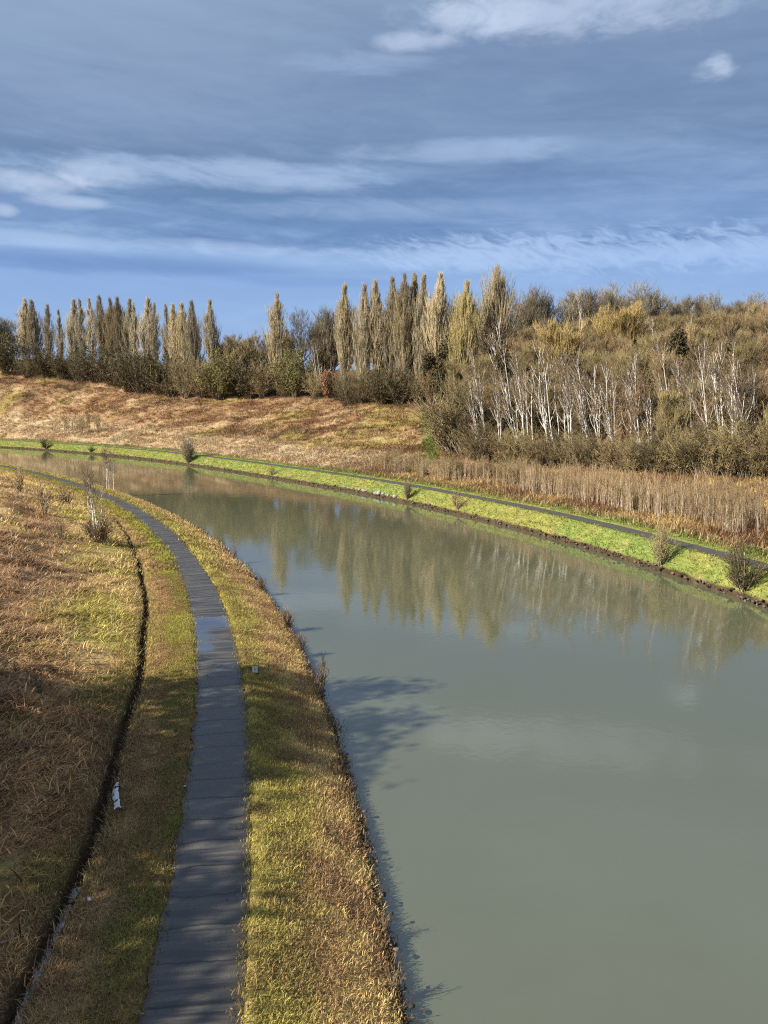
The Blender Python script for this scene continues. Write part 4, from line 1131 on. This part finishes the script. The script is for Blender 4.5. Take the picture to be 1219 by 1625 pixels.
# single cloud banks, each at its own bearing and height in the sky
puffn = noise(nt, skyvec(22, 46, 2.2), 1.0, 9, .62, .4)
puffw = noise(nt, skyvec(9, 40, 7.7, 3), 1.0, 9, .64, .5)
def puff(cur, px, py, rx, ry, amount, col, nz=None, gain=6.0, soft=2.2):
    x, y, z = ray(px, py); l = math.sqrt(x * x + y * y + z * z)
    a0, e0 = math.atan2(x, y), math.asin(z / l)
    a = math_(nt, 'DIVIDE', math_(nt, 'SUBTRACT', az, a0), rx / FPX)
    e = math_(nt, 'DIVIDE', math_(nt, 'SUBTRACT', el, e0), ry / FPX)
    d2 = math_(nt, 'ADD', math_(nt, 'MULTIPLY', a, a), math_(nt, 'MULTIPLY', e, e))
    d2 = math_(nt, 'ADD', d2, math_(nt, 'MULTIPLY', math_(nt, 'SUBTRACT', puffw if nz is None else nz, .5), gain))
    f = math_(nt, 'MULTIPLY', math_(nt, 'SUBTRACT', 1, maprange(nt, d2, -.6, soft)), amount)
    return mixrgb(nt, f, cur, col)
WH = rgb255(190, 204, 226)
PB = rgb255(172, 193, 224)
DK = rgb255(84, 114, 164)
cloud = puff(cloud, 620, 170, 700, 90, .5, rgb255(96, 120, 158), gain=3)
cloud = puff(cloud, 1000, 320, 420, 60, .55, rgb255(92, 122, 172), gain=4)
cloud = puff(cloud, 300, 345, 420, 26, .5, DK)
cloud = puff(cloud, 930, 12, 200, 30, .62, WH, puffn, 5)
cloud = puff(cloud, 760, 20, 60, 22, .7, WH, puffn, 4)
cloud = puff(cloud, 1130, 112, 26, 12, .55, WH, puffn, 5, 1.8)
cloud = puff(cloud, 1142, 98, 15, 12, .55, WH, puffn, 4, 1.8)
cloud = puff(cloud, 650, 66, 48, 11, .6, WH, puffn, 4)
cloud = puff(cloud, 575, 100, 120, 12, .35, PB)
cloud = puff(cloud, 150, 60, 330, 110, .4, rgb255(150, 168, 196), gain=4)
cloud = puff(cloud, 60, 288, 60, 13, .7, WH, puffn, 4)
cloud = puff(cloud, 150, 274, 60, 14, .6, WH, puffn, 4)
cloud = puff(cloud, 330, 275, 260, 18, .62, PB)
cloud = puff(cloud, 110, 320, 46, 8, .6, WH, puffn, 3)
cloud = puff(cloud, 5, 334, 16, 8, .7, WH, puffn, 3)
cloud = puff(cloud, 740, 240, 150, 13, .5, PB)
cloud = puff(cloud, 560, 335, 240, 14, .4, PB)
cloud = puff(cloud, 700, 392, 520, 18, .62, DK)
cloud = puff(cloud, 130, 384, 330, 10, .6, PB)
cloud = puff(cloud, 640, 412, 520, 14, .6, rgb255(160, 188, 228))
# rippled cloud low on the right
rip = noise(nt, skyvec(34, 95, 9.1, 26), 1.0, 6, .6, 1.0)
cloud = puff(cloud, 760, 400, 150, 22, .6, rgb255(168, 192, 228), rip, 7)
cloud = puff(cloud, 960, 398, 190, 26, .6, rgb255(160, 186, 226), rip, 8)
cloud = puff(cloud, 1190, 392, 130, 26, .5, rgb255(156, 182, 222), rip, 8)
cloud = puff(cloud, 170, 418, 250, 15, .75, rgb255(92, 124, 180), gain=3)
cloud = puff(cloud, 480, 447, 130, 8, .45, rgb255(100, 134, 194), gain=3)
mul = N(nt, 'ShaderNodeVectorMath', operation='SCALE'); L(nt, cloud, mul.inputs[0]); mul.inputs[3].default_value = 6.35
fin = mixrgb(nt, .93, sky.outputs[0], mul.outputs[0])
L(nt, fin, bg.inputs['Color']); bg.inputs['Strength'].default_value = .1

sun = bpy.data.lights.new('sun', 'SUN'); sun.energy = 5.0; sun.angle = R(.53); sun.color = (1, .93, .80)
so = bpy.data.objects.new('sun', sun); COL.objects.link(so)
from mathutils import Vector
so.rotation_euler = Vector(SUNDIR).to_track_quat('Z', 'Y').to_euler()

cam = bpy.data.cameras.new('camera'); cam.sensor_fit = 'HORIZONTAL'; cam.sensor_width = 36; cam.lens = 36 * FPX / 1219
cam.clip_end = 6000; cam.clip_start = .1
co = bpy.data.objects.new('camera', cam); COL.objects.link(co)
co.location = (0, 0, CAMH); co.rotation_euler = (math.pi / 2 - PITCH, 0, 0)
scene.camera = co
scene.view_settings.view_transform = 'Standard'; scene.view_settings.look = 'None'; scene.view_settings.exposure = .88; scene.view_settings.gamma = 1
scene.view_settings.use_curve_mapping = False
scene.render.engine = 'CYCLES'
scene.cycles.use_denoising = False
scene.cycles.pixel_filter_type = 'BLACKMAN_HARRIS'; scene.cycles.filter_width = 1.15
scene.cycles.max_bounces = 6; scene.cycles.diffuse_bounces = 2; scene.cycles.glossy_bounces = 3; scene.cycles.transparent_max_bounces = 4
